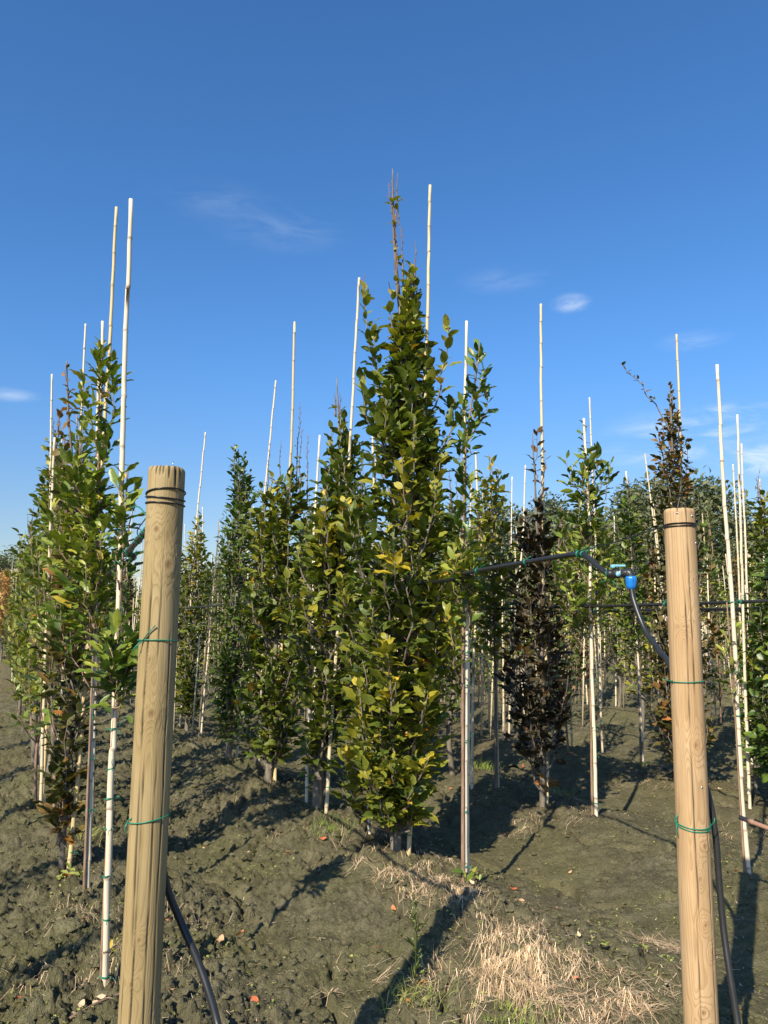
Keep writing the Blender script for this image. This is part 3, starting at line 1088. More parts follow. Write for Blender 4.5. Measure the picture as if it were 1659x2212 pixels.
# ------------------------------------------------------------------ wooden posts
def wood_post(base_px, top_px, d, R, mat, label, seed, knots, cracks, splits, wraps, ties):
    rng = np.random.default_rng(seed)
    b = P(base_px[0], base_px[1], d); t = P(top_px[0], top_px[1], d)
    # follow the lean down to the ground
    dirv = (t - b) / np.linalg.norm(t - b)
    zg = gz(b[0], b[1]) - 0.25
    b = b + dirv * ((zg - b[2]) / dirv[2])
    L = float(np.linalg.norm(t - b))
    nth, nz = 176, 460
    th = np.linspace(0, 2 * math.pi, nth, endpoint=False)       # th = -pi/2 faces the camera
    z = np.linspace(0, L, nz)
    TH, Z = np.meshgrid(th, z)
    k3 = lambda sx, sz, sd: perlin(np.cos(TH) * sx + 5, np.sin(TH) * sx + Z * sz, sd)
    g = 3.2 * (k3(0.9, 0.55, 41 + seed) + 0.5 * k3(1.8, 1.3, 42 + seed)) + 1.6 * np.cos(TH * 2 + 0.4) + 0.35 * Z
    rad = R * (1 + 0.02 * k3(0.7, 0.6, 43 + seed) + 0.012 * k3(2, 2.2, 44 + seed)) * (1 + 0.035 * (0.5 - Z / L))
    kn = np.zeros_like(Z); ck = np.zeros_like(Z)
    for (kth, kz, ks) in knots:
        ks = ks * 1.35
        kw = 0.55 + 0.45 * ((kth * 7.3 + kz * 5.1) % 1.0); ksx = 0.75 + 0.5 * ((kth * 3.7 + kz * 9.3) % 1.0)
        dth = (TH - kth + math.pi) % (2 * math.pi) - math.pi
        wob = 1 + 0.35 * perlin(TH * 9 + kz * 7, Z * 60, 71)
        dd = np.sqrt((dth * R / (ks * ksx)) ** 2 + ((Z - kz) / (ks * 1.3)) ** 2) * wob
        d0 = np.sqrt((dth * R / (ks * ksx)) ** 2 + ((Z - kz) / (ks * 1.3)) ** 2)
        g = g + 2.0 * np.exp(-(d0 * 0.5) ** 2)
        kn = np.maximum(kn, kw * np.maximum(np.clip((0.55 - dd) * 3, 0, 0.95) * np.clip(0.7 + 0.9 * perlin(TH * 30, Z * 160, 72), 0.2, 1), 0.40 * np.exp(-((dd - 0.9) / 0.12) ** 2) * np.clip(0.5 + 1.6 * perlin(TH * 5, Z * 30, 73), 0, 1)))
        rad = rad + 0.0045 * np.exp(-(dd * 0.8) ** 2) * (ks / 0.02) * 0.8 - 0.003 * np.exp(-(dd * 2.6) ** 2)
    for (cth, z0, z1, wdt) in cracks:
        f = np.clip((Z - z0) / (z1 - z0), 0, 1)
        path = cth + 0.10 * perlin(Z * 3.1 + cth * 9, Z * 0 + cth * 3, 47) + 0.03 * perlin(Z * 14 + cth, Z * 0, 48)
        dth = ((TH - path + math.pi) % (2 * math.pi) - math.pi) * R
        wdt = max(0.0024, wdt * 1.15)
        a = np.exp(-(dth / wdt) ** 2) * np.clip(np.sin(np.clip(f, 0, 1) * math.pi) * 3, 0, 1) * ((Z > z0) & (Z < z1))
        a = a * np.clip(0.7 + 1.2 * perlin(Z * 9, Z * 0 + cth * 5, 49), 0.15, 1)
        ck = np.maximum(ck, np.clip(a * 1.2, 0, 1) * 0.9)
        rad = rad - 0.003 * a
    for (cth, depth_) in splits:          # splits running down from the sawn top
        path = cth + 0.04 * perlin(Z * 9 + cth * 7, Z * 0, 50)
        dth = ((TH - path + math.pi) % (2 * math.pi) - math.pi) * R
        f = np.clip((Z - (L - depth_)) / depth_, 0, 1)
        a = np.exp(-(dth / (0.0028 * (0.3 + f))) ** 2) * (f > 0)
        ck = np.maximum(ck, a * 0.9); rad = rad - 0.004 * a
    # eased, slightly uneven top edge
    edge = np.clip((Z - (L - 0.012)) / 0.012, 0, 1)
    rad = rad - 0.006 * edge ** 2
    top_d = 0.006 * perlin(np.cos(TH) * 2.5, np.sin(TH) * 2.5, 60 + seed)
    v = np.stack([np.cos(TH) * rad, np.sin(TH) * rad, Z + top_d * (Z / L) ** 20], -1).reshape(-1, 3)
    idx = np.arange(nz * nth).reshape(nz, nth); nx = np.roll(idx, -1, axis=1)
    f4 = np.stack([idx[:-1], nx[:-1], nx[1:], idx[1:]], -1).reshape(-1, 4)
    luv = np.stack([Z, TH * R, 0 * Z], -1).reshape(-1, 3)
    # end grain: rings inward
    caps_v, caps_f, caps_luv, cg = [], [], [], []
    n0 = nz * nth; prev = idx[-1]
    for j, q in enumerate((0.75, 0.5, 0.25)):
        ring = v[idx[-1]] * np.array([q, q, 1]) + np.array([0, 0, 0.002])
        caps_v.append(ring); caps_luv.append(luv[idx[-1]]); cg.append(np.full(nth, q * 9))
        cur = n0 + j * nth + np.arange(nth)
        caps_f.append(np.stack([prev, np.roll(prev, -1), np.roll(cur, -1), cur], -1)); prev = cur
    v2 = np.concatenate([v] + caps_v + [[[0, 0, L + 0.002]]])
    luv2 = np.concatenate([luv] + caps_luv + [[[L, 0, 0]]])
    f3 = np.stack([prev, np.roll(prev, -1), np.full(nth, len(v2) - 1)], -1)
    pad = 3 * nth + 1
    mb = MB(); mb.add(v2, np.concatenate([f4] + caps_f), f3, 0.0, luv2)
    root = empty("wooden_post", tuple(b), label, "post")
    rot = Vector((0, 0, 1)).rotation_difference(Vector(dirv))
    root.rotation_mode = 'QUATERNION'; root.rotation_quaternion = rot
    o = mb.build("timber", mat, root, extra={"grain": np.concatenate([g.ravel() * 1.9, np.concatenate(cg), [0]]),
                                             "crack": np.concatenate([ck.ravel(), np.zeros(pad)]), "knot": np.concatenate([kn.ravel(), np.zeros(pad)])})
    for (zc, tilt, az, rr) in wraps:
        w = MB(); a = np.linspace(0, 2 * math.pi, 41)
        pts = np.stack([np.cos(a) * (R + rr), np.sin(a) * (R + rr), zc + L + tilt * np.cos(a - az)], -1)
        tube(w, pts, rr * 1.05, 6, cap=False); w.build("wire_loop", WIRE, root)
    for (zc, tilt, az, tails) in ties:
        w = MB(); a = np.linspace(0, 2 * math.pi, 41)
        pts = np.stack([np.cos(a) * (R + 0.003), np.sin(a) * (R + 0.003), zc + L + tilt * np.cos(a - az)], -1)
        tube(w, pts, 0.0019, 6, cap=False)
        for (ta, tz, e) in tails:
            s = np.array([math.cos(ta) * (R + 0.004), math.sin(ta) * (R + 0.004), zc + L + tz])
            e = np.array(e, float)
            tube(w, [s, s + e * 0.5 + np.array([math.cos(ta), math.sin(ta), 0]) * 0.004, s + e], 0.0019, 6)
        w.build("green_tie", TIE, root)
    return root, b, t, dirv, L


FR = -math.pi / 2
LP_D, RP_D = 2.45, 2.9
lp, lpb, lpt, lpdir, lpL = wood_post((299, 2212), (361, 1012), LP_D, 0.0585, POST_OLIVE,
    "thick olive-brown round timber post in the left foreground with black wire loops", 3,
    [(FR - 0.10, 1.93 + 0.22, 0.014), (FR + 0.62, 2.04, 0.021), (FR - 0.1, 1.75, 0.009), (FR + 0.15, 1.42 + .17, 0.018), (FR + 0.12, 0.95, 0.009),
     (FR - 0.15, 0.83, 0.010), (FR + 0.0, 0.62, 0.022), (FR - 0.3, 1.65, 0.006), (2.0, 1.2, 0.02), (0.3, 0.7, 0.02)],
    [(FR - 0.28, 0.9, 2.05, 0.003), (FR + 0.30, 1.75, 2.1, 0.0018), (FR - 0.12, 0.35, 1.5, 0.0024), (FR + 0.15, 0.2, 0.62, 0.004), (FR - 0.05, 0.28, 0.5, 0.005),
     (FR + 0.5, 0.2, 1.5, 0.0016), (FR - 0.75, 0.2, 0.9, 0.0016), (FR + 0.95, 0.5, 1.9, 0.002)],
    [(FR - 0.35, 0.03), (FR - 0.1, 0.035), (FR + 0.1, 0.03), (FR + 0.42, 0.045), (FR + 0.75, 0.07), (FR + 0.82, 0.075), (FR - 0.7, 0.02), (FR + 1.1, 0.05)],
    [(-0.082, 0.010, -0.9, 0.0024), (-0.100, 0.006, 2.6, 0.0024), (-0.118, 0.003, 2.9, 0.0022)],
    [(-0.548, 0.004, FR, [(FR - 0.55, 0.0, (0.040, -0.012, 0.048)), (FR - 0.55, 0.0, (-0.028, -0.006, -0.028)), (FR - 0.62, 0.0, (-0.012, -0.008, -0.022))]),
     (-1.075, 0.010, 0.2, [(FR - 0.95, -0.002, (-0.006, -0.010, -0.035)), (FR - 0.92, 0.0, (0.012, -0.006, 0.006))])])
rp, rpb, rpt, rpdir, rpL = wood_post((1515, 2212), (1467, 1101), RP_D, 0.0570, POST_TAN,
    "pale tan round timber post in the right foreground with a single wire loop", 8,
    [(FR + 0.05, 1.43, 0.017), (FR + 0.35, 1.09, 0.014), (FR - 0.05, 0.98, 0.009), (FR + 0.15, 0.83, 0.010), (FR + 0.55, 0.74, 0.010), (FR - 0.2, 0.55, 0.013),
     (FR + 0.05, 0.42, 0.020), (FR - 0.4, 1.85, 0.008), (FR + 0.45, 2.02, 0.007), (FR + 0.7, 1.9, 0.008), (FR - 0.1, 0.15, 0.014), (1.5, 1.3, 0.02)],
    [(FR - 0.25, 0.75, 2.05, 0.0018), (FR + 0.12, 1.6, 2.25, 0.0016), (FR - 0.35, 0.2, 0.9, 0.0014), (FR + 0.6, 0.3, 1.2, 0.0012)],
    [(FR + 0.1, 0.06), (FR - 0.5, 0.02)],
    [(-0.060, 0.003, FR, 0.0024), (-0.066, 0.002, 0.4, 0.0022)],
    [(-0.635, 0.003, 0.3, [(FR - 1.25, 0.0, (-0.040, -0.012, 0.006))]),
     (-1.130, 0.012, FR + math.pi, [(FR - 1.35, 0.004, (-0.002, -0.006, -0.05)), (FR - 1.3, 0.0, (-0.003, -0.006, 0.03))]),
     (-1.137, 0.014, FR + math.pi, [(FR + 1.2, 0.0, (0.012, -0.006, 0.028))])])
# a bent nail and a staple on the left post's sawn top
mb = MB(); tp_ = np.array([0.02, -0.01, lpL])
tube(mb, [tp_ - [0, 0, 0.02], tp_ + [0, 0, 0.012], tp_ + [0.002, 0, 0.022]], 0.0013, 5); mb.build("nail", STEEL, lp)
for kk, (a_, z_) in enumerate([(FR + 0.5, -0.03), (FR - 0.5, -0.02), (FR + 0.85, -0.13), (FR + 0.3, -1.0)]):
    mb = MB(); q_ = np.array([math.cos(a_) * 0.057, math.sin(a_) * 0.057, rpL + z_])
    tube(mb, [q_ * [0.9, 0.9, 1], q_ * [1.04, 1.04, 1]], 0.0035, 8); mb.build("nail_head", STEEL, rp)

# ------------------------------------------------------------------ near trees
def main_tint(py, px):
    b = 0.27
    if py < 660: b = 0.42
    elif 1150 < py < 1450 and px > 900: b = 0.42
    elif py > 1560: b = 0.40
    elif py > 1450: b = 0.36
    return b + random.Random(int(px * 7 + py * 13)).uniform(-0.08, 0.10)


ENV_M1 = [(575, 872, 892), (630, 858, 905), (690, 850, 912), (750, 832, 928), (800, 795, 968), (860, 770, 985), (920, 766, 980), (980, 752, 972),
          (1050, 738, 978), (1120, 715, 980), (1200, 700, 992), (1300, 715, 995), (1400, 735, 970), (1450, 765, 950), (1520, 765, 945),
          (1580, 738, 945), (1640, 725, 938), (1690, 740, 925), (1735, 785, 905)]
crown_tree("hornbeam_tree", "tall central columnar green tree with bare twig top and yellowing lower leaves", "tree", (853, 1838),
           [(858, 1700), (868, 1400), (882, 1050), (878, 800), (858, 610), (850, 470), (848, 365)], ENV_M1, 21, HORN, 'ovate', 0.110, 0.29, 0.10, 76,
           spires=[(787, 632, 0.05, 1.3, 0.30, dict(twig=0.12, t0=0.45, bare=0.16)), (805, 700, -0.05, 0.9, 0.26, dict(twig=0.13)),
                   (968, 700, 0.0, 0.9, 0.42, dict(twig=0.06, t0=0.4)), (985, 860, 0.1, 0.7, 0.2, None), (780, 815, -0.1, 0.7, 0.18, None),
                   (868, 985, -0.42, 0.9, 0.62, dict(twig=0.08, t0=0.5)), (895, 900, -0.35, 0.8, 0.45, dict(twig=0.08)),
                   (950, 1000, -0.2, 0.8, 0.5, dict(twig=0.1)), (850, 1205, -0.52, 0.40, 0.74, dict(twig=0.03, t0=0.82, ds=0.011, leaf=0.125)),
                   (835, 1400, -0.50, 0.35, 0.60, dict(twig=0.03, t0=0.78, ds=0.014, leaf=0.12)), (925, 1495, -0.35, 0.4, 0.50, None), (855, 1470, -0.40, 0.35, 0.45, None),
                   (990, 1320, -0.1, 0.6, 0.55, None), (965, 1200, -0.3, 0.6, 0.5, None), (920, 1630, -0.32, 0.3, 0.55, None), (745, 1620, -0.2, 0.3, 0.55, None),
                   (850, 1640, -0.4, 0.3, 0.45, None), (800, 1680, -0.38, 0.25, 0.42, None), (890, 1700, -0.36, 0.25, 0.40, None), (840, 1740, -0.3, 0.2, 0.40, None),
                   (888, 570, 0.0, 0.6, 0.45, dict(twig=0.05)), (845, 625, -0.1, 0.6, 0.55, dict(twig=0.06)), (902, 620, 0.1, 0.5, 0.35, dict(twig=0.06))],
           twig=0.16, ds=0.037, r_base=0.040, tfun=main_tint, depth=0.85, spread=0.045,
           bares=[(872, 660, 0.0, 872, 448, 0), (860, 640, -0.02, 838, 465, 0), (895, 640, 0.03, 899, 520, 0), (852, 500, 0, 862, 375, 0), (850, 450, 0, 845, 390, 0), (857, 610, 0.0, 850, 400, 0),
                  (725, 900, 0, 722, 850, 0)])

ENV_M3 = [(890, 718, 748), (940, 702, 775), (1000, 698, 788), (1080, 662, 790), (1160, 650, 795), (1250, 645, 800), (1350, 640, 795), (1440, 650, 770),
          (1500, 665, 755), (1550, 680, 735)]
crown_tree("hornbeam_tree", "green columnar tree with forked thick trunk left of the central tree", "tree", (683, 1748),
           [(690, 1660), (700, 1560), (715, 1400), (728, 1150), (733, 950), (727, 815)], ENV_M3, 22, HORN, 'ovate', 0.112, 0.25, 0.10, 40,
           spires=[(735, 895, -0.1, 1.2, 0.33, dict(twig=0.12, bare=0.2)), (700, 1055, -0.35, 0.9, 0.62, dict(twig=0.08, t0=0.4, leaf=0.14)), (745, 1080, -0.3, 0.8, 0.58, dict(twig=0.1, leaf=0.13)),
                   (690, 1110, -0.25, 0.7, 0.5, None), (655, 1290, -0.3, 0.5, 0.55, None), (660, 1600, -0.2, 0.3, 0.35, None)],
           twig=0.15, ds=0.045, r_base=0.050, spread=0.05)

ENV_M5 = [(1005, 575, 665), (1060, 545, 680), (1150, 530, 690), (1250, 520, 690), (1350, 505, 680), (1450, 508, 668), (1520, 530, 650), (1565, 560, 630)]
crown_tree("hornbeam_tree", "broad green columnar tree with thin bare shoots on top, second left of the centre", "tree", (576, 1692),
           [(585, 1600), (596, 1400), (612, 1150), (630, 980)], ENV_M5, 23, HORN, 'ovate', 0.112, 0.27, 0.10, 40,
           spires=[(590, 1030, -0.2, 1.0, 0.5, None), (630, 1010, -0.2, 1.0, 0.3, None), (560, 1120, -0.3, 0.9, 0.5, None)],
           twig=0.16, ds=0.045, r_base=0.045, nparts=300, spread=0.042,
           bares=[(645, 1080, 0, 658, 925, 0), (662, 1100, 0.1, 662, 935, 0), (598, 1090, 0, 607, 950, 0), (572, 1110, 0, 578, 955, 0), (638, 1060, 0.1, 643, 870, 0)])

ENV_M6 = [(965, 497, 530), (1010, 494, 552), (1080, 482, 565), (1160, 472, 570), (1260, 468, 565), (1350, 458, 560), (1450, 455, 545), (1530, 475, 530)]
crown_tree("hornbeam_tree", "slender dark green tree with a leaning leafy tip above the left stakes", "tree", (493, 1642),
           [(497, 1560), (508, 1350), (520, 1150), (515, 970)], ENV_M6, 24, LAUR, 'ovate', 0.080, 0.20, 0.09, 46,
           spires=[(505, 958, 0, 0.8, 0.14, dict(twig=0.10, t0=0.1)), (527, 990, 0, 0.7, 0.16, dict(twig=0.1))], twig=0.15, ds=0.042, r_base=0.04, nparts=200, detail=2, spread=0.035)

ENV_M8 = [(1110, 412, 448), (1160, 396, 458), (1240, 388, 465), (1340, 382, 460), (1440, 382, 452), (1530, 388, 440)]
crown_tree("hornbeam_tree", "small columnar tree with yellowing top just right of the olive post", "tree", (402, 1583),
           [(408, 1500), (420, 1300), (428, 1115)], ENV_M8, 25, HORN, 'ovate', 0.095, 0.3, 0.1, 36, tfun=lambda py, px: 0.5 if py < 1180 else 0.24,
           twig=0.16, ds=0.05, r_base=0.04, nparts=150, detail=2, spread=0.045)
crown_tree("staked_sapling", "thin green sapling on a pale cane between the left columnar trees", "tree", (428, 1602),
           [(440, 1450), (462, 1250), (474, 1120)], [(1085, 472, 492), (1160, 466, 498), (1300, 452, 485), (1420, 440, 475)], 26, LAUR, 'lance', 0.075, 0.35, 0.12, 14,
           twig=0.12, ds=0.06, r_base=0.012, nparts=120, detail=2)

# left row
crown_tree("laurel_sapling", "glossy green sapling tied to the nearest white cane beside the olive post", "tree", (219, 2128),
           [(225, 1950), (240, 1650), (254, 1400), (268, 1150), (276, 1015)], [(1360, 205, 290), (1470, 235, 285)], 31, LAUR, 'lance', 0.112, 0.36, 0.14, 5,
           spires=[(268, 1015, -0.03, 0.28, 0.4, dict(twig=0.03, ds=0.02, t0=0.05)), (290, 1070, -0.02, 0.3, 0.36, dict(twig=0.03, ds=0.025, t0=0.35)),
                   (255, 1100, 0.0, 0.25, 0.4, dict(twig=0.04, ds=0.022, t0=0.3)), (250, 1200, 0.0, 0.2, 0.3, dict(twig=0.03, ds=0.03)), (282, 1180, 0, 0.2, 0.32, dict(twig=0.03, ds=0.03)),
                   (215, 1385, -0.05, 0.2, 0.42, dict(twig=0.06, ds=0.022)), (265, 1345, -0.05, 0.25, 0.4, dict(twig=0.06, ds=0.022)), (240, 1400, -0.1, 0.2, 0.36, dict(twig=0.06, ds=0.022)),
                   (290, 1360, 0.02, 0.22, 0.35, dict(twig=0.05, ds=0.025)), (250, 1450, -0.08, 0.15, 0.36, dict(twig=0.06, ds=0.022)), (275, 1440, -0.05, 0.2, 0.33, dict(twig=0.06, ds=0.022))],
           twig=0.05, ds=0.025, r_base=0.0085, bark=STEM, shoot_len=(0.15, 0.25))
crown_tree("laurel_sapling", "bright green glossy sapling on the second white cane of the left row", "tree", (183, 1932),
           [(188, 1750), (200, 1450), (208, 1200), (214, 950), (216, 745)], [(970, 140, 240), (1060, 100, 240), (1160, 95, 250), (1290, 110, 245)], 32, LAUR, 'lance', 0.120, 0.45, 0.13, 18,
           spires=[(215, 742, 0, 0.4, 0.45, dict(twig=0.05, ds=0.017, t0=0.05)), (243, 785, 0, 0.3, 0.5, dict(twig=0.05, ds=0.018, t0=0.25)), (178, 825, 0, 0.35, 0.45, dict(twig=0.05, ds=0.018, t0=0.35)),
                   (248, 850, 0, 0.3, 0.3, dict(twig=0.05, ds=0.018, t0=0.3)), (200, 900, 0, 0.3, 0.4, dict(twig=0.06, ds=0.02)), (235, 930, 0, 0.3, 0.35, dict(twig=0.06, ds=0.02)), (225, 960, -0.05, 0.3, 0.4, dict(twig=0.06, ds=0.03))],
           twig=0.12, ds=0.036, r_base=0.010, bark=STEM, depth=0.8, shoot_len=(0.3, 0.6))
crown_tree("purple_leaf_tree", "brown-leaved tree low in the left row with leaves nearly to the soil", "tree", (133, 1868),
           [(138, 1780), (150, 1560), (165, 1300), (160, 1050), (148, 900), (144, 780)],
           [(935, 125, 190), (1000, 105, 215), (1080, 110, 215), (1200, 110, 200), (1350, 100, 190), (1450, 90, 190), (1580, 105, 180), (1680, 112, 165), (1770, 105, 165)], 33, BRON, 'ovate',
           0.10, 0.42, 0.15, 22, spires=[(145, 782, 0, 0.5, 0.8, dict(twig=0.03, ds=0.05, t0=0.05, leaf=0.07)), (128, 890, 0, 0.4, 0.75, dict(twig=0.03, ds=0.05))],
           tfun=lambda py, px: 0.58 if py > 1640 else (0.46 if py < 1120 else 0.26), twig=0.14, ds=0.045, r_base=0.022, spread=0.05)

# row right of the centre
crown_tree("laurel_sapling", "slender green sapling tied to the bundle of three canes right of centre", "tree", (999, 1893),
           [(1000, 1700), (1000, 1400), (1002, 1100), (1008, 950), (1030, 800), (1036, 748)], [(1100, 975, 1025), (1200, 965, 1050), (1290, 960, 1035)], 34, LAUR, 'lance', 0.112, 0.32, 0.14, 9,
           spires=[(1036, 748, 0, 0.4, 0.3, dict(twig=0.05, ds=0.018, t0=0.05)), (1052, 850, 0, 0.3, 0.3, dict(twig=0.07, ds=0.02, t0=0.3)), (1000, 870, 0, 0.25, 0.26, dict(twig=0.05, ds=0.02)),
                   (995, 950, 0, 0.4, 0.28, dict(twig=0.05, ds=0.018, t0=0.1)), (1012, 1030, 0, 0.4, 0.3, dict(twig=0.05, ds=0.018)), (1022, 900, 0, 0.35, 0.32, dict(twig=0.05, ds=0.018)), (992, 1090, 0, 0.3, 0.34, dict(twig=0.05, ds=0.02)),
                   (1045, 800, 0, 0.3, 0.34, dict(twig=0.05, ds=0.018, t0=0.3)), (1020, 1210, -0.1, 0.4, 0.55, dict(twig=0.08, ds=0.03)),
                   (985, 1180, -0.1, 0.3, 0.55, dict(twig=0.08, ds=0.03)), (975, 1375, -0.15, 0.35, 0.5, dict(twig=0.02, ds=0.05, t0=0.5)), (968, 1320, -0.1, 0.3, 0.5, dict(twig=0.05, ds=0.03)),
                   (1010, 1910, -0.05, 0.1, 0.4, dict(twig=0.02, ds=0.03, t0=0.2))],
           twig=0.07, ds=0.03, r_base=0.013, bark=STEM, shoot_len=(0.25, 0.45))
crown_tree("staked_sapling", "yellow-green sapling behind and right of the three bundled canes", "tree", (1071, 1703),
           [(1070, 1500), (1066, 1250), (1062, 1080), (1056, 980)], [(985, 1050, 1066), (1030, 1030, 1090), (1100, 1015, 1108), (1180, 1000, 1110), (1260, 1015, 1100), (1320, 1040, 1085)], 35, HORN, 'ovate',
           0.10, 0.45, 0.12, 22, twig=0.12, ds=0.045, r_base=0.016, bark=BARK, spread=0.05)
crown_tree("purple_leaf_tree", "dark purple-leaved bushy tree right of centre below a tall yellow cane", "tree", (1170, 1742),
           [(1172, 1650), (1170, 1400), (1162, 1200), (1156, 1050), (1150, 935)], [(1065, 1130, 1180), (1110, 1110, 1192), (1180, 1108, 1195), (1260, 1102, 1205), (1350, 1088, 1225), (1450, 1085, 1228), (1540, 1095, 1220),
           (1570, 1125, 1205)], 36, PURP, 'ovate', 0.10, 0.28, 0.16, 24, spires=[(1160, 935, 0, 0.5, 0.6, dict(twig=0.03, ds=0.05)), (1178, 970, 0, 0.5, 0.6, dict(twig=0.03, ds=0.06)),
           (1185, 1690, -0.2, 0.2, 0.85, None)], twig=0.15, ds=0.042, r_base=0.028, spread=0.05)
crown_tree("laurel_sapling", "glossy green sapling with a cone top on a white cane below the blue valve", "tree", (1279, 1768),
           [(1277, 1600), (1274, 1350), (1270, 1150), (1266, 1000), (1262, 918)], [(960, 1230, 1298), (1010, 1222, 1318), (1055, 1238, 1300), (1110, 1232, 1300), (1160, 1205, 1330), (1230, 1180, 1350), (1310, 1190, 1335)],
           37, LAUR, 'lance', 0.115, 0.40, 0.13, 26, spires=[(1262, 918, 0, 0.4, 0.32, dict(twig=0.05, ds=0.035, t0=0.1)), (1225, 985, 0, 0.4, 0.36, dict(t0=0.4)), (1318, 1000, 0, 0.45, 0.3, dict(t0=0.4))],
           twig=0.10, ds=0.045, r_base=0.011, bark=STEM, spread=0.045, shoot_len=(0.3, 0.55))
crown_tree("staked_sapling", "dark green sapling on the short white cane behind the hanging hose", "tree", (1384, 1652),
           [(1380, 1500), (1370, 1250), (1358, 1030)], [(1030, 1345, 1365), (1090, 1328, 1378), (1180, 1318, 1392), (1280, 1312, 1400), (1340, 1320, 1385)], 38, LAUR, 'ovate', 0.085, 0.26, 0.11, 22,
           twig=0.13, ds=0.05, r_base=0.014, bark=BARK, nparts=200, detail=2)
crown_tree("bronze_leaf_tree", "tall bronze and green tree behind the tan post with one wild arching shoot", "tree", (1470, 1700),
           [(1468, 1550), (1462, 1300), (1455, 1050), (1450, 900), (1446, 822)],
           [(840, 1436, 1462), (900, 1412, 1476), (980, 1412, 1496), (1060, 1408, 1505), (1150, 1402, 1545), (1280, 1402, 1560), (1400, 1405, 1555), (1520, 1410, 1545), (1600, 1425, 1530)], 39, BRON, 'round',
           0.075, 0.36, 0.16, 46, spires=[(1446, 828, 0, 0.8, 0.5, dict(twig=0.09)), (1470, 950, 0, 0.7, 0.5, None), (1344, 790, -0.05, 0.75, 0.5, dict(arch=1, t0=0.45, twig=0.02, ds=0.035, leaf=0.06))], twig=0.14, ds=0.042, r_base=0.03, spread=0.04,
           tfun=lambda py, px: 0.5 if py < 1000 else 0.34)
crown_tree("laurel_sapling", "dark green sapling with drooping leaves at the right edge of the field", "tree", (1690, 1740),
           [(1690, 1550), (1685, 1350), (1680, 1180), (1676, 1120)], [(1140, 1655, 1690), (1200, 1640, 1710), (1290, 1628, 1725), (1400, 1625, 1730), (1500, 1618, 1730), (1600, 1640, 1720)], 40, LAUR, 'ovate',
           0.10, 0.22, 0.10, 34, twig=0.16, ds=0.042, r_base=0.02, bark=BARK, spread=0.045, droop=0.35, nparts=300)
crown_tree("staked_sapling", "sparse green sapling on the leaning cane right of the tan post", "tree", (1610, 1903),
           [(1600, 1750), (1585, 1500), (1570, 1300)], [(1330, 1545, 1600), (1450, 1560, 1605)], 41, LAUR, 'lance', 0.085, 0.5, 0.12, 5, twig=0.05, ds=0.05, r_base=0.009, bark=STEM, shoot_len=(0.15, 0.3))
crown_tree("staked_sapling", "leafy low sapling beside the second cane right of the tan post", "tree", (1632, 1712),
           [(1628, 1600), (1620, 1400), (1610, 1280)], [(1270, 1595, 1640), (1380, 1585, 1650), (1480, 1600, 1650), (1600, 1615, 1650)], 42, LAUR, 'ovate', 0.085, 0.35, 0.12, 18, twig=0.11, ds=0.05, r_base=0.016, bark=BARK, nparts=200)

# ------------------------------------------------------------------ near canes
TG = None
cane((229, 2126), (283, 430), "nearest tall white cane close to the olive post, topmost on the left", 0.0125, CANEW, ties=(2110, 1985, 1890, 1790, 1725, 1660, 1575, 1480, 1400, 1330, 1215, 1145), seed=1, stem_side=-1)
cane((193, 1930), (222, 693), "second white cane of the left row, half hidden by bright green leaves", 0.0115, CANEW, ties=(1750, 1640, 1545, 1400, 1330, 1255, 1150, 1060, 960, 880, 810), seed=2, stem_side=-1)
cane((149, 1868), (253, 449), "tall yellowish cane leaning right out of the brown-leaved left tree", 0.0125, CANEY, ties=(1840, 1535, 1285, 1120), seed=3, bend=0.02)
cane((118, 1727), (184, 700), "slim pale cane standing left of the tall leaning yellowish cane", 0.011, CANE, ties=(1450,), seed=4)
cane((877, 1842), (926, 400), "tall yellow cane rising right of the central tree's bare tip", 0.0135, CANEY, ties=(1805,), seed=5, bend=0.015)
cane((798, 1812), (800, 905), "thin white cane rising through the left half of the central tree", 0.011, CANEW, ties=(1540, 1420), seed=6)
cane((700, 1752), (775, 600), "tall pale cane emerging between the two spires left of the central tip", 0.0135, CANE, ties=(1700, 1590), seed=7, bend=0.01)
cane((661, 1731), (690, 940), "short white cane left of the forked trunk", 0.0115, CANEW, ties=(1700, 1480), seed=8)
cane((592, 1692), (637, 695), "tall yellow cane over the broad bushy tree left of centre", 0.0135, CANEY, ties=(), seed=9, bend=0.02)
cane((507, 1638), (594, 822), "pale cane leaning right above the slender dark tree", 0.012, CANE, ties=(1590, 1510), seed=10)
cane((562, 1662), (566, 1320), "short pale cane standing beside the bushy tree's trunk", 0.011, CANEW, ties=(1600,), seed=11)
cane((432, 1600), (474, 1130), "pale leaning cane between the small yellow-topped tree and the slender dark tree", 0.011, CANEW, ties=(1560,), seed=12)
cane((384, 1576), (443, 934), "tall white cane just right of the olive post's top", 0.013, CANEW, ties=(), seed=13)
cane((1004, 1892), (1006, 692), "tallest white cane of the bundle right of the central tree", 0.0115, CANEW, ties=(1870, 1752, 1600, 1480, 1410, 1270, 1235, 1130, 1090, 1010, 960), seed=14)
cane((1013, 1886), (1008, 1290), "shorter cane in the bundle right of the central tree", 0.0095, CANE, seed=15)
cane((1086, 1602), (1084, 1180), "thin white cane behind the yellow-green sapling", 0.0105, CANE, ties=(1560,), seed=16)
cane((1077, 1702), (1073, 1010), "slim cane that the yellow-green sapling is tied to", 0.0085, CANE, ties=(1440,), seed=17)
cane((1180, 1740), (1167, 657), "tall yellow cane above the dark purple tree", 0.0135, CANEY, ties=(1705, 1520, 1130), seed=18)
cane((1288, 1768), (1259, 905), "bright white cane tied to the cone-topped sapling under the valve", 0.0125, CANEW, ties=(1735, 1635, 1572, 1470, 1320), seed=19, stem_side=-1)
cane((1300, 1600), (1275, 858), "taller thin cane just right of the cone-topped sapling's tip", 0.0125, CANE, seed=20)
